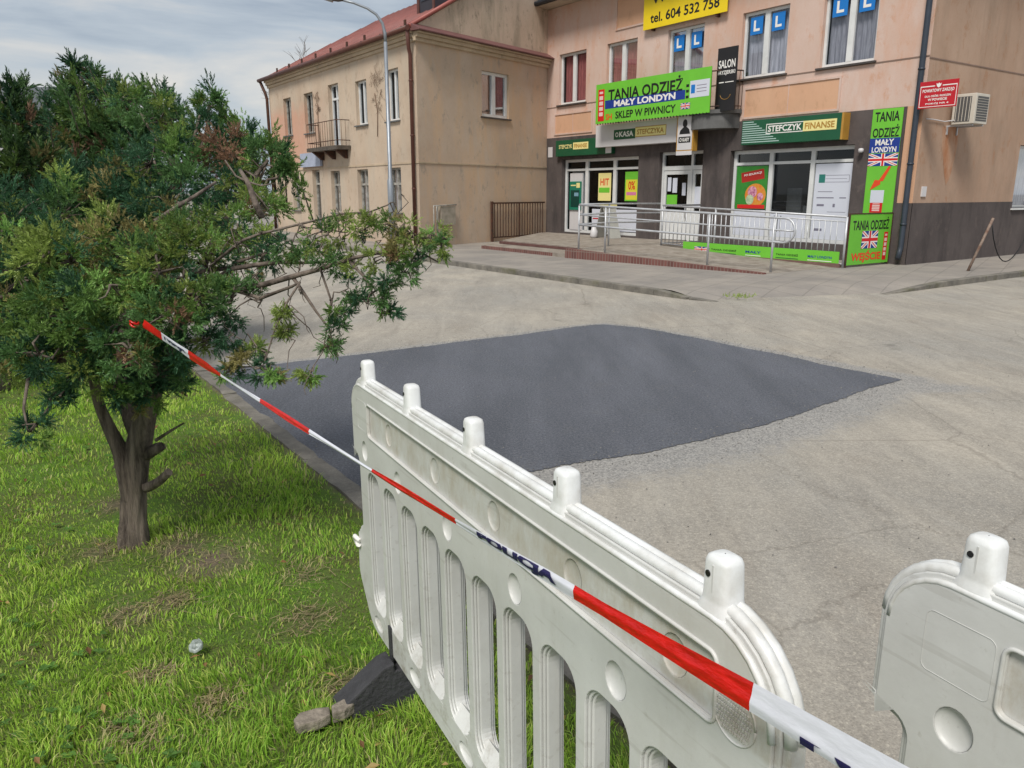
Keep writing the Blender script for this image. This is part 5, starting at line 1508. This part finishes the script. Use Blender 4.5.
g.color(c); g.bump(g.noise(12., 8, .8, vec=g.map((4,4,.22))), 1.0, .06)
M_BARK = g.m
M_TWIG = mat('grey_twig', lin(124,112,102), .9, col2=lin(70,60,54), vscale=22, bump=.5)

def norm(a): return a/np.maximum(np.linalg.norm(a, axis=-1, keepdims=True), 1e-9)
def sprig_template(r, nl=26):
    V_, F_ = [], []
    for i in range(nl):
        f = (i+.5)/nl; side = 1 if i % 2 else -1
        base = np.array([f*.92, 0, .04*math.sin(f*9)])
        ang = math.radians(38+r.uniform(-12, 12))*(1-.5*f); roll = r.uniform(-1.0, 1.0) if r.random() < .7 else r.uniform(-3, 3)
        d = np.array([math.cos(ang), side*math.sin(ang)*math.cos(roll), math.sin(ang)*math.sin(roll)])
        L = (.34-.16*f)*r.uniform(.8, 1.25)
        s_ = norm(np.cross(d, r.normal(size=3)))*L*.13
        i0 = len(V_)
        V_ += [base, base+d*L*.45+s_, base+d*L, base+d*L*.45-s_]; F_.append([i0, i0+1, i0+2, i0+3])
    return np.array(V_), np.array(F_)
TEMPL = [sprig_template(rng) for _ in range(6)]
def make_sprigs(pos, dirs, length, col, name, parent, jitter=.22):
    """many leafy sprigs as one foliage mesh"""
    n = len(pos); allV, allF, allC = [], [], []; off = 0
    which = rng.integers(0, len(TEMPL), n)
    dirs = norm(dirs); ref = rng.normal(size=(n, 3)); y_ = norm(np.cross(dirs, ref)); z_ = np.cross(dirs, y_)
    for k, (tv, tf) in enumerate(TEMPL):
        s = which == k
        if not s.any(): continue
        m = s.sum(); R = np.stack([dirs[s], y_[s], z_[s]], 1)       # rows are the axes
        W = np.einsum('vj,mjk->mvk', tv, R)*length[s][:, None, None]+pos[s][:, None, :]
        cc = np.repeat(col[s][:, None, :], len(tv), 1)*(1+rng.normal(0, jitter, (m, len(tf), 1)).repeat(4, 1).clip(-.5, .7))
        allV.append(W.reshape(-1, 3)); allC.append(cc.reshape(-1, 3))
        allF.append((tf[None]+np.arange(m)[:, None, None]*len(tv)).reshape(-1, 4)+off); off += m*len(tv)
    V_ = np.concatenate(allV); Fq = np.concatenate(allF); Cc = np.concatenate(allC).clip(.004, .9)
    Cc = np.concatenate([Cc, np.ones((len(Cc), 1))], 1)
    return np_mesh(name, V_, Fq, M_LEAF, attrs={'tint': ('FLOAT_COLOR', Cc)}, parent=parent)
PAL = np.array([lin(112,142,72)[:3], lin(142,160,84)[:3], lin(92,128,74)[:3], lin(64,102,72)[:3], lin(150,142,92)[:3], lin(152,120,98)[:3], lin(124,160,84)[:3]])
def crown(blobs, leaf_len=(.055,.10), clumps=12, per=13, pal_p=(.25,.22,.2,.16,.07,.02,.08), up=.35):
    """blobs: (centre, radius, density, palette bias) -> arrays of sprigs, plus twig paths"""
    P_, D_, L_, C_, tw = [], [], [], [], []
    for (c_, r_, dens, pb) in blobs:
        c_ = np.array(c_); nc = max(4, int(clumps*dens*(r_/.18)**1.3))
        for q in range(nc):
            d = norm(rng.normal(size=3)); d[2] = d[2]*.85
            cc = c_+d*r_*rng.uniform(.45, 1.05)
            cr_ = r_*.33*rng.uniform(.7, 1.3); m = max(5, int(per*rng.uniform(.7, 1.3)*max(1, cr_/.06)**1.2))
            pp = np.array(pal_p); 
            if pb is not None: pp = pp*.35; pp[pb] += .65
            pp = pp/pp.sum(); base_c = PAL[rng.choice(len(PAL), p=pp)]*rng.uniform(.75, 1.2)
            dd = norm(rng.normal(size=(m, 3)))
            pos = cc+dd*cr_*rng.uniform(.1, .8, (m, 1))
            P_.append(pos); D_.append(dd*.8+norm(pos-c_)*.6+np.array([0,0,up*.8])+rng.normal(0,.4,(m,3)))
            L_.append(rng.uniform(*leaf_len, m)); C_.append(np.repeat(base_c[None], m, 0)*rng.uniform(.8, 1.25, (m, 1)))
            tw.append((c_, cc))
    return np.concatenate(P_), np.concatenate(D_), np.concatenate(L_), np.concatenate(C_), tw
def wobble(a, b_, n=5, amp=.03):
    a, b_ = np.array(a), np.array(b_); o = []
    for i in range(n+1):
        f = i/n; o.append(a+(b_-a)*f+rng.normal(0, amp, 3)*math.sin(PI*f))
    return [tuple(p) for p in o]
def S(x, y, D): return np.array(survey(x, y, D)[:])

# the near conifer beside the barrier
TB0 = Vector((-1.795, 3.42, -.05))
tree = thing('conifer_tree', 'low gnarled conifer with brown tinged crown, barrier tape tied to its twisted trunk', 'tree', tuple(TB0+Vector((0,0,.05))))
tr = MB()
def limb(pts, r):
    P_ = [Vector(p) for p in pts]; cp, cr_ = [], []
    for i in range(len(P_)-1):
        a, b_, c_, d = P_[max(i-1,0)], P_[i], P_[i+1], P_[min(i+2,len(P_)-1)]
        m = max(2, int((c_-b_).length/.018))
        for k in range(m):
            t = k/m; cp.append(.5*((2*b_)+(c_-a)*t+(2*a-5*b_+4*c_-d)*t*t+(3*b_-a-3*c_+d)*t**3)); cr_.append(r[i]+(r[i+1]-r[i])*t)
    cp.append(P_[-1]); cr_.append(r[-1]); seg = 36 if r[0] > .03 else 14; i0 = len(tr.v)
    tr.tube(cp, cr_, seg); V_ = np.array(tr.v[i0:]).reshape(len(cp), seg, 3); ph = rng.uniform(0, 50)
    for i in range(len(cp)):
        c_ = np.array(cp[i]); j = np.arange(seg); an = 2*PI*j/seg; per_ = np.cos(an)*2.6+10+ph; per2 = np.sin(an)*2.6+10
        zc = i*.018
        rid = fbm(per_*2.2+zc*.9, per2*2.2+zc*1.1, 4)-.5; rid2 = vnoise(per_*6+zc*2.0, per2*6+zc*2.2)-.5; lump = vnoise(per_*.7+zc*5, per2*.7+zc*4)-.5
        k = 1+.42*rid+.22*rid2+.22*lump
        V_[i] = c_+(V_[i]-c_)*k[:,None]
    tr.v[i0:] = [tuple(p) for p in V_.reshape(-1,3)]
b0 = S(133,540,3.70)
limb([tuple(b0+np.array([0,0,-.06])), tuple(S(133,520,3.69)), tuple(S(135,490,3.66)), tuple(S(137,465,3.63)), tuple(S(139,445,3.6)), tuple(S(146,415,3.55)), tuple(S(156,380,3.5)), tuple(S(168,345,3.45)), tuple(S(185,310,3.4)), tuple(S(200,280,3.4))],
     [.078,.060,.055,.056,.054,.046,.038,.032,.026,.02])
limb([tuple(S(128,500,3.66)), tuple(S(124,470,3.62)), tuple(S(120,450,3.6)), tuple(S(108,425,3.55)), tuple(S(98,400,3.5)), tuple(S(92,370,3.45)), tuple(S(80,330,3.35)), tuple(S(60,290,3.3))],
     [.030,.036,.036,.028,.023,.02,.017,.012])
limb([tuple(S(140,440,3.6)), tuple(S(128,405,3.65)), tuple(S(125,360,3.75)), tuple(S(130,300,3.85)), tuple(S(150,230,3.95)), tuple(S(180,180,4.0)), tuple(S(205,140,4.0)), tuple(S(209,105,4.0))],
     [.036,.034,.032,.03,.026,.02,.014,.006])
limb([tuple(S(145,410,3.56)), tuple(S(170,360,3.6)), tuple(S(190,300,3.65)), tuple(S(215,240,3.75)), tuple(S(245,190,3.8)), tuple(S(268,160,3.85))], [.028,.026,.022,.018,.013,.007])
# broken stubs
limb([tuple(S(146,488,3.62)), tuple(S(158,482,3.58)), tuple(S(169,472,3.54))], [.024,.021,.019])
limb([tuple(S(146,455,3.6)), tuple(S(158,448,3.57)), tuple(S(163,446,3.56))], [.026,.022,.017])
limb([tuple(S(122,468,3.62)), tuple(S(114,466,3.6))], [.018,.010])
limb([tuple(S(156,440,3.56)), tuple(S(172,430,3.5)), tuple(S(184,423,3.46))], [.008,.005,.003])
trunk = tr.build('trunk', M_BARK, tree)
me = trunk.data
co = np.array([v.co[:] for v in me.vertices]); 
for v in me.vertices:
    a_ = math.atan2(v.co.y, v.co.x); k_ = .006*math.sin(a_*5+v.co.z*6)+.005*math.sin(a_*9+v.co.z*3)
    pass
tr = MB()
main_limbs = [
 ([S(190,300,3.4),S(212,297,3.3),S(235,290,3.25),S(262,285,3.2),S(290,276,3.15),S(320,268,3.12),S(352,262,3.1),S(384,252,3.08),S(415,250,3.05),S(438,262,3.05)], .017,.003),
 ([S(205,285,3.4),S(235,268,3.35),S(275,262,3.3),S(300,262,3.28),S(330,262,3.2)], .013,.004),
 ([S(215,262,3.3),S(240,243,3.25),S(262,232,3.2),S(300,224,3.2),S(342,217,3.15),S(372,212,3.12),S(386,205,3.1),S(390,203,3.1)], .007,.002),
 ([S(235,290,3.25),S(262,300,3.2),S(290,288,3.15),S(300,282,3.1)], .010,.004),
 ([S(292,276,3.15),S(305,292,3.12),S(316,312,3.1),S(326,330,3.08),S(333,345,3.06)], .008,.002),
 ([S(300,282,3.1),S(285,302,3.1),S(278,330,3.1),S(266,352,3.08),S(262,368,3.06)], .005,.002),
 ([S(350,262,3.1),S(362,275,3.08),S(374,292,3.06),S(382,312,3.05)], .006,.002),
 ([S(320,268,3.1),S(330,300,3.1),S(330,325,3.1),S(322,352,3.08),S(311,370,3.07)], .005,.0015),
 ([S(342,217,3.15),S(328,235,3.12),S(318,252,3.1)], .005,.002),
 ([S(415,250,3.05),S(420,240,3.04),S(432,235,3.03),S(444,240,3.02)], .004,.0015),
 ([S(384,252,3.08),S(395,235,3.05),S(405,222,3.04)], .005,.0015),
 ([S(155,222,3.35),S(176,208,3.4),S(196,195,3.45),S(216,182,3.5)], .012,.006),
 ([S(262,218,3.4),S(256,200,3.4),S(248,182,3.42),S(240,170,3.45)], .016,.008),
 ([S(248,182,3.42),S(262,184,3.4),S(276,183,3.38)], .005,.002),
 ([S(248,182,3.42),S(238,176,3.42),S(225,160,3.42)], .006,.003),
 ([S(252,190,3.42),S(262,200,3.4),S(270,212,3.4)], .004,.0015),
 ([S(95,370,3.45),S(60,360,3.2),S(30,380,3.0),S(22,410,2.92),S(28,432,2.9)], .012,.003),
]
for (pl, r0, r1) in main_limbs:
    n = len(pl); tr.tube([tuple(p+(rng.normal(0,.006,3) if 0 < i < n-1 else 0)) for i, p in enumerate(pl)], [r0+(r1-r0)*i/(n-1) for i in range(n)], 8)
limbs_o = tr
def BL(x, y, D, rpx, dens=1.0, pb=None): return (S(x, y, D), rpx*D/F_PX, dens, pb)
blobs = [BL(20,280,3.3,58),BL(72,262,3.2,52),BL(122,255,3.3,48,1,4),BL(160,272,3.2,46),BL(200,252,3.35,44,1,1),BL(238,232,3.5,34),BL(60,322,3.15,52,1,0),BL(120,322,3.1,44,1,2),
 BL(168,318,3.05,34,1,2),BL(8,345,3.2,46),BL(88,366,3.15,32),BL(150,366,3.25,26,1,3),BL(203,340,3.1,22,1,3),BL(268,252,3.35,30,.8),BL(232,300,3.15,24,.8,2),BL(30,432,2.9,16,.8,3),
 BL(206,140,4.0,34,1,3),BL(209,108,4.0,16,1.2,2),BL(185,168,3.9,38,1,2),BL(236,160,3.9,32,1,5),BL(266,165,3.85,28,1,2),BL(282,172,3.85,14,.9,2),BL(150,165,4.0,40,1,3),BL(228,195,3.8,34,1,3),BL(175,205,3.7,40,1,3),BL(120,205,3.8,44,1,3),
 BL(60,215,3.7,46,1,2),BL(10,225,3.6,50,1,3),BL(160,122,4.2,30,.9,2),BL(130,100,4.3,22,.8,2),BL(90,190,3.9,40,1,3),BL(40,355,3.0,34,1,3),BL(60,395,3.05,14,.7,3),BL(260,200,3.6,24,.9,1),
 BL(-40,300,3.2,50),BL(-40,230,3.6,50),BL(110,285,3.0,36,.9,6),BL(195,300,3.1,30,.9,0),BL(45,255,3.1,30,.8,1),
 BL(175,352,3.1,22,.9,3),BL(130,350,3.0,26,.9,2),BL(150,392,3.3,20,.9,3),BL(116,384,3.2,20,.9,3),BL(188,366,3.25,20,.9,3),BL(168,385,3.4,18,.9,3),BL(136,402,3.35,12,.8,0)]
bar_blobs = [BL(292,245,3.2,18,.8),BL(315,240,3.15,16,.8),BL(340,232,3.12,15,.8,1),BL(365,230,3.1,14,.9,1),BL(392,226,3.06,15,1,4),BL(412,232,3.05,15,1,1),BL(432,238,3.03,12,1,1),
 BL(442,246,3.02,8,1,1),BL(420,262,3.04,10,.9,0),BL(405,272,3.04,9,.9,2),BL(385,282,3.06,10,.9,2),BL(375,262,3.08,13,.8,1),BL(355,268,3.1,14,.8,1),BL(330,262,3.12,15,.8,2),BL(305,262,3.15,14,.7,2),
 BL(382,300,3.05,8,.9,2),BL(388,312,3.05,7,.9,3),BL(345,290,3.1,11,.8,2),BL(336,312,3.08,10,.9,3),BL(333,332,3.06,12,1,2),BL(328,346,3.06,8,1,2),BL(360,300,3.08,7,.8,3),BL(311,373,3.07,9,1,1),
 BL(264,368,3.06,10,1,3),BL(272,372,3.06,8,1,6),BL(250,352,3.1,10,.9,1),BL(242,362,3.08,9,.9,4),BL(232,335,3.12,14,.8,3),BL(222,320,3.12,14,.8,3),BL(228,372,3.08,7,.8,3),BL(282,312,3.1,7,.6,1),BL(288,330,3.1,6,.6,1),BL(398,250,3.05,9,.8,4),BL(256,275,3.25,13,.8,2)]
bar_blobs = [(c_, r_*1.22, d_, p_) for (c_, r_, d_, p_) in bar_blobs]
P_, D_, L_, C_, tw = crown(blobs, leaf_len=(.030,.060), clumps=20, per=30)
Pb, Db, Lb, Cb, twb = crown(bar_blobs, leaf_len=(.028,.050), clumps=22, per=22, up=-.1)
# spiky leaders along the top
sp = [(45,95,4.4),(75,75,4.5),(88,65,4.5),(100,85,4.5),(62,85,4.4),(150,82,4.3),(165,88,4.2),(140,90,4.3),(208,82,4.0),(200,98,4.0),(218,104,4.0),(236,120,3.95),(222,112,4.0),(270,132,3.85),(284,150,3.85),(190,110,4.1),(294,165,3.8),(250,128,3.9)]
for (x, y, D) in sp:
    tip_ = S(x, y, D); base_ = tip_+np.array([rng.uniform(-.05,.16), 0.05, -.28]); m = 34
    f = rng.random(m)**.8; pos = base_+(tip_-base_)*f[:,None]+rng.normal(0,.022,(m,3))*(1.25-f[:,None])
    P_ = np.concatenate([P_, pos]); D_ = np.concatenate([D_, np.tile(tip_-base_, (m,1))*2.0+rng.normal(0,.28,(m,3))]); L_ = np.concatenate([L_, rng.uniform(.05,.085,m)])
    C_ = np.concatenate([C_, np.tile(PAL[rng.choice([0,2,3])]*.9, (m,1))]); limbs_o.tube([tuple(base_), tuple(tip_)], [.005,.0015], 5)
for (c_, cc) in tw:
    if rng.random() < .4: limbs_o.tube(wobble(c_, cc, 3, .015), [.006,.005,.003,.0015], 5)
for (c_, cc) in twb:
    if rng.random() < .8: limbs_o.tube(wobble(c_, cc, 3, .01), [.003,.0025,.002,.001], 4)
# joining twigs: from each blob to the next nearest one
cs = [np.array(b_[0]) for b_ in bar_blobs]; anchors = [p for pl, _, _ in main_limbs[:11] for p in pl]
for c_ in cs:
    a_ = min(anchors, key=lambda p: np.linalg.norm(p-c_)); limbs_o.tube(wobble(a_, c_, 4, .012), [.004,.0035,.003,.0025,.002], 5)
for k in range(46):      # bare drooping twigs below the side limb
    a_ = anchors[rng.integers(0, len(anchors))]; e_ = a_+np.array([rng.normal(-.01,.06), rng.normal(0,.05), rng.uniform(-.18,.05)])
    limbs_o.tube(wobble(a_, e_, 5, .022), [.0035,.003,.0025,.002,.0015,.001], 4)
sk = [S(92,370,3.45),S(125,360,3.75),S(130,300,3.85),S(150,230,3.95),S(180,180,4.0),S(190,300,3.65),S(215,240,3.75),S(245,190,3.8),S(168,345,3.45),S(200,280,3.4),S(80,330,3.35),S(60,290,3.3)]
for (c_, r_, dn, pb) in blobs:
    a_ = min(sk, key=lambda p: np.linalg.norm(p-c_)); limbs_o.tube(wobble(a_, c_, 6, .03), [.014,.012,.011,.009,.008,.006,.004], 6)
limbs_o.build('branches', M_TWIG, tree)
make_sprigs(np.concatenate([P_,Pb]), np.concatenate([D_,Db]), np.concatenate([L_,Lb]), np.concatenate([C_,Cb]), 'crown', tree)

# darker conifers of the same row behind it
def dark_tree(name, label, base, spec, tall, dark=.7):
    t_ = thing(name, label, 'tree', tuple(base), 'dark conifers standing in a row on the verge')
    tb = MB(); top_ = Vector(base)+Vector((.1,.1,tall)); tb.tube(wobble(Vector(base)-Vector((0,0,.05)), top_, 8, .05), [.12,.10,.09,.08,.07,.05,.04,.02,.008], 10)
    P1, D1, L1, C1, tw1 = crown(spec, leaf_len=(.10,.17), clumps=11, per=12, pal_p=(.12,.05,.3,.45,.04,.04,0), up=.6)
    for (c_, r_, dn, pb) in spec: tb.tube(wobble(Vector(base).lerp(top_, min(.9,max(.15,(c_[2]-.3)/tall))), c_, 4, .05), [.03,.025,.02,.014,.006], 6)
    tb.build('trunk', M_BARK, t_)
    make_sprigs(P1, D1, L1, C1*dark, 'crown', t_)
dk = [BL(95,110,7.8,34),BL(70,140,7.7,40),BL(120,145,7.7,38),BL(85,80,7.8,16),BL(50,165,7.6,36),BL(100,185,7.6,42),BL(140,190,7.7,36),BL(60,215,7.6,44),BL(110,235,7.5,48),BL(150,250,7.6,38),BL(70,275,7.5,44),BL(120,290,7.6,42),BL(75,68,7.8,9,1.4),BL(62,92,7.8,12,1.2),BL(160,130,7.9,24),BL(150,95,7.9,14)]
dark_tree('conifer_tree', 'taller dark green conifer standing just behind the near gnarled one', (-4.35, 8.1, 0), dk, 2.75)
dk = [BL(15,120,6.3,22),BL(-10,150,6.3,44),BL(30,175,6.2,40),BL(-20,210,6.2,52),BL(30,235,6.2,46),BL(-10,280,6.2,55),BL(40,290,6.3,38),BL(20,92,6.4,10,1.2),BL(2,112,6.3,18),BL(-40,130,6.3,34),BL(-60,200,6.2,50)]
dark_tree('conifer_tree', 'very dark conifer at the left edge of the photo, behind the others', (-4.3, 6.3, 0), dk, 2.6, .5)

# bare tree beyond the roof of the old house, young tree at its far corner
def bare_tree(name, label, base, h, spread, seed, levels=5, leaves=False):
    rr = random.Random(seed); t_ = thing(name, label, 'tree', tuple(base)); tb = MB(); tips = []
    def grow(p, d, L, r, lv):
        pts = [p]; q = p.copy(); dd = d.copy()
        for i in range(4):
            dd = (dd+Vector((rr.gauss(0,.12),rr.gauss(0,.12),rr.gauss(.03,.06)))).normalized(); q = q+dd*L/4; pts.append(q.copy())
        tb.tube(pts, [r*(1-.12*i) for i in range(5)], 6 if lv > 2 else 4, cap=False)
        if lv == 0: tips.append((q, dd)); return
        for k in range(rr.choice((2,3,3)) if lv > 1 else 3):
            a_ = Vector((rr.gauss(0,1),rr.gauss(0,1),rr.gauss(.1,.6))).normalized(); nd = (dd+a_*spread).normalized()
            grow(pts[rr.choice((2,3,4))], nd, L*rr.uniform(.62,.82), r*.62, lv-1)
    grow(Vector(base)-Vector((0,0,.1)), Vector((0,0,1)), h*.34, h*.018, levels)
    tb.build('branches' if not leaves else 'trunk', M_TWIG, t_)
    if leaves:
        pos = np.array([p[:] for p, d in tips]); m = 5
        pos = pos.repeat(m, 0)+rng.normal(0,.18,(len(pos)*m,3))
        make_sprigs(pos, rng.normal(size=pos.shape), rng.uniform(.25,.4,len(pos)), np.tile(PAL[6]*1.1,(len(pos),1)), 'crown', t_)
bare_tree('bare_tree', 'leafless tree with fine twigs showing above the left end of the red roof', (-11.4, 45.0, 0), 8.7, .62, 4, 6)
bare_tree('young_tree', 'small light green tree just left of the far end of the old house', (-13.4, 36.5, 0), 6.6, .6, 9, 5, True)

# ------------------------------------------------------------ grass
def cands(n, zone):
    Dd = rng.uniform(0, 1, n)
    Yv = zone[0]*(zone[1]/zone[0])**Dd
    Xv = rng.uniform(-1.15, 1, n)*(.85*Yv+.75)
    return Xv, Yv
def grass_field():
    X1, Y1 = cands(680000, (.75, 16))
    u = (X1-K0.x)*KD.x+(Y1-K0.y)*KD.y; w = -((X1-K0.x)*KN.x+(Y1-K0.y)*KN.y)
    b_ = bare(X1, Y1); hz = fbm(X1*2.3, Y1*2.3, 3)
    ok = (w > .015) & (u > -9) & (rng.random(len(X1)) > b_*1.05) & (rng.random(len(X1)) < .55+.8*(hz-.3))
    ok &= (w > .10) | (rng.random(len(X1)) < .4)
    X1, Y1, w, hz, b_ = X1[ok], Y1[ok], w[ok], hz[ok], b_[ok]
    n = len(X1); z = ground_z(X1, Y1, w)
    cl = vnoise(X1*7+3, Y1*7+1)
    h_ = (.012+.044*np.clip(hz-.25,0,1)+.034*cl**3)*rng.uniform(.45,1.35,n)*(1-.5*b_)
    wd = (.0008+.00042*Y1)*rng.uniform(.7,1.5,n)
    az = vnoise(X1*5, Y1*5+40)*4*PI+rng.normal(0,.9,n); lean = rng.uniform(.15,1.0,n)*h_
    fx, fy = np.cos(az), np.sin(az)
    ang = rng.uniform(0, 2*PI, n); sx, sy = np.cos(ang), np.sin(ang)
    base = np.stack([X1,Y1,z],-1); side = np.stack([sx*wd,sy*wd,np.zeros(n)],-1); f3 = np.stack([fx,fy,np.zeros(n)],-1); up3 = np.array([0,0,1.])
    v0 = base-side; v1 = base+side; mid = base+f3*(lean*.3)[:,None]+up3*(h_*.6)[:,None]; v2 = mid-side*.75; v3 = mid+side*.75
    tip_ = base+f3*lean[:,None]+up3*(h_*np.sqrt(np.clip(1-(lean/h_)**2*.35,.3,1)))[:,None]
    V_ = np.stack([v0,v1,v2,v3,tip_],1).reshape(-1,3)
    T_ = np.array([[0,1,3],[0,3,2],[2,3,4]]); F_ = (T_[None]+np.arange(n)[:,None,None]*5).reshape(-1,3)
    g1, g2, g3, g4 = [np.array(lin(*c)[:3]) for c in ((170,204,80),(136,180,66),(198,214,108),(198,188,140))]
    k1 = np.clip(fbm(X1*1.3+9, Y1*1.3)*1.6-.3,0,1)[:,None]; rnd = rng.random((n,1))
    col = g2*(1-k1)+g1*k1; col = np.where(rnd < .22, g3*.9, col); col = np.where((rnd > .955)|((b_[:,None] > .2)&(rnd > .6)), g4, col)
    col = col*rng.uniform(.7,1.25,(n,1)); dk_ = np.array([.75,.75,1.0,1.0,1.12])
    Cc = (col[:,None,:]*np.ones((1,5,1))).reshape(-1,3); Cc = np.concatenate([Cc,np.ones((len(Cc),1))],1)
    return np_mesh('grass', V_, F_, M_BLADE, attrs={'tint': ('FLOAT_COLOR', Cc)})
tag(grass_field(), 'bright green spring grass of uneven length covering the verge', 'grass', kind='stuff')
# dry straw lying in the bare spots
def straw():
    n = 1500; i_ = rng.integers(0, len(bares), n); B = np.array(bares)[i_]
    X1 = B[:,0]+rng.normal(0,1,n)*B[:,2]*.6; Y1 = B[:,1]+rng.normal(0,1,n)*B[:,2]*.6
    w = -((X1-K0.x)*KN.x+(Y1-K0.y)*KN.y); ok = w > .02; X1, Y1, w = X1[ok], Y1[ok], w[ok]; n = len(X1)
    z = ground_z(X1,Y1,w)+rng.uniform(.003,.02,n); a_ = rng.normal(.6,.9,n); L = rng.uniform(.010,.035,n); wd = rng.uniform(.0008,.0018,n)
    d = np.stack([np.cos(a_)*L,np.sin(a_)*L,rng.normal(0,.006,n)],-1); s_ = np.stack([-np.sin(a_)*wd,np.cos(a_)*wd,np.zeros(n)],-1); c_ = np.stack([X1,Y1,z],-1)
    V_ = np.stack([c_-d-s_,c_+d-s_,c_+d+s_,c_-d+s_],1).reshape(-1,3); F_ = np.arange(n*4).reshape(-1,4)
    col = np.array(lin(176,160,124)[:3])*rng.uniform(.45,1.1,(n,1)); Cc = np.repeat(col,4,0); Cc = np.concatenate([Cc,np.ones((len(Cc),1))],1)
    return np_mesh('straw', V_, F_, M_BLADE, attrs={'tint': ('FLOAT_COLOR', Cc)})
tag(straw(), 'dry straw and dead grass lying on the bare patches of the verge', 'straw', kind='stuff')
# fallen leaves
def leaves():
    n = 260; X1, Y1 = cands(n*3, (1.1, 7)); w = -((X1-K0.x)*KN.x+(Y1-K0.y)*KN.y); ok = w > .02; X1, Y1, w = X1[ok][:n], Y1[ok][:n], w[ok][:n]; z = ground_z(X1,Y1,w)+rng.uniform(.015,.045,len(X1)); V_, F_, C_ = [], [], []
    for x, y, zz in zip(X1, Y1, z):
        a_ = rng.uniform(0,6.3); L = rng.uniform(.010,.024); wd = L*.45; col = np.array(lin(*[(148,112,74),(120,88,60),(176,150,96)][rng.integers(0,3)])[:3])
        d = np.array([math.cos(a_),math.sin(a_),rng.normal(0,.3)]); s_ = np.array([-math.sin(a_),math.cos(a_),rng.normal(0,.4)]); p = np.array([x,y,zz]); i0 = len(V_)
        V_ += [p-d*L, p+s_*wd+np.array([0,0,.004]), p+d*L, p-s_*wd+np.array([0,0,.004])]; F_ += [[i0,i0+1,i0+2],[i0,i0+2,i0+3]]; C_ += [col]*4
    return np_mesh('fallen_leaves', np.array(V_), np.array(F_), M_BLADE, attrs={'tint': ('FLOAT_COLOR', np.concatenate([np.array(C_),np.ones((len(C_),1))],1))})
tag(leaves(), 'small brown fallen leaves scattered over the grass', 'leaves', kind='stuff')
# broad leaved weeds
def weeds():
    n = 900; X1, Y1 = cands(n*3, (1.1, 7)); w = -((X1-K0.x)*KN.x+(Y1-K0.y)*KN.y)
    ok = (w > .04) & (vnoise(X1*1.7+20, Y1*1.7) > .55); X1, Y1, w = X1[ok][:n], Y1[ok][:n], w[ok][:n]; z = ground_z(X1,Y1,w); V_, F_, C_ = [], [], []
    for x, y, zz in zip(X1, Y1, z):
        m = rng.integers(4, 8); col = np.array(lin(86,124,52)[:3])*rng.uniform(.7,1.3); a0 = rng.uniform(0, 6)
        for q in range(m):
            a_ = a0+q*2*PI/m+rng.normal(0,.2); L = rng.uniform(.012,.028); wd = L*.35; d = np.array([math.cos(a_),math.sin(a_),.5]); s_ = np.array([-math.sin(a_),math.cos(a_),0])
            p = np.array([x,y,zz+.02]); i0 = len(V_); V_ += [p, p+d*L*.55+s_*wd, p+d*L-np.array([0,0,L*.3]), p+d*L*.55-s_*wd]; F_.append([i0,i0+1,i0+2,i0+3]); C_ += [col]*4
    Cc = np.concatenate([np.array(C_),np.ones((len(C_),1))],1)
    return np_mesh('weeds', np.array(V_), np.array(F_), M_BLADE, attrs={'tint': ('FLOAT_COLOR', Cc)})
tag(weeds(), 'small broad leaved weeds growing low among the grass', 'weeds', kind='stuff')

# ------------------------------------------------------------ small things lying about
c_ = on_ground(196,647,.03); b = MB()
prof = [(.0,.010),(.013,.009),(.021,.014),(.024,.010),(.025,.002)]
for i, (r_, z_) in enumerate(prof):
    for j in range(18): b.v.append((c_.x+max(r_,.0005)*math.cos(2*PI*j/18), c_.y+max(r_,.0005)*math.sin(2*PI*j/18), .028+z_+.008*math.sin(2*PI*j/18)+.002*math.sin(j*2.1)))
for i in range(len(prof)-1):
    for j in range(18): b.f.append((i*18+j, i*18+(j+1)%18, (i+1)*18+(j+1)%18, (i+1)*18+j)); b.sm.append(True)
tag(b.build('cup_lid', mat('dull_clear_plastic', lin(170,178,176), .3, col2=lin(110,120,112), vscale=60)), 'small crumpled clear plastic lid lying in the grass', 'litter')
def slab(name, pts_px, z0_, z1_, label):
    b = MB(); P_ = [on_ground(x,y,z0_) for x,y in pts_px]; b.prism(P_, (0,0,z1_-z0_)); o = b.build(name, mat('broken_concrete', lin(150,140,128), .9, col2=lin(108,100,90), vscale=25, bump=.6), bevel=.006)
    return tag(o, label, 'stone', 'concrete pieces by the barrier foot')
slab('concrete_piece', [(294,729),(300,722),(318,717),(330,716),(331,724),(318,731),(298,735)], .0, .035, 'flat broken piece of concrete lying in the grass, left one of two')
slab('concrete_piece', [(332,716),(345,709),(354,706),(356,713),(345,721),(333,724)], .0, .04, 'broken piece of concrete touching the black barrier foot, right one of two')
# weeds in the far kerb
for (x, y, s_) in ((740,297,1.0),(511,270,.6),(482,265,.5)):
    p = on_ground(x, y, -.05); m = 60
    r = thing('kerb_weed', {740:'largest tuft of green weed, at the corner end of the far kerb',511:'middle one of three weed tufts along the far kerb',482:'smallest weed tuft, leftmost along the far kerb'}[x], 'weed', tuple(p), 'weeds in the far kerb')
    make_sprigs(np.array(p[:])+rng.normal(0,1,(m,3))*np.array([.14,.06,.01])*s_, rng.normal(size=(m,3))*.5+np.array([0,0,.8]), rng.uniform(.04,.08,m)*s_, np.tile(PAL[1]*1.3,(m,1)), 'leaves', r)
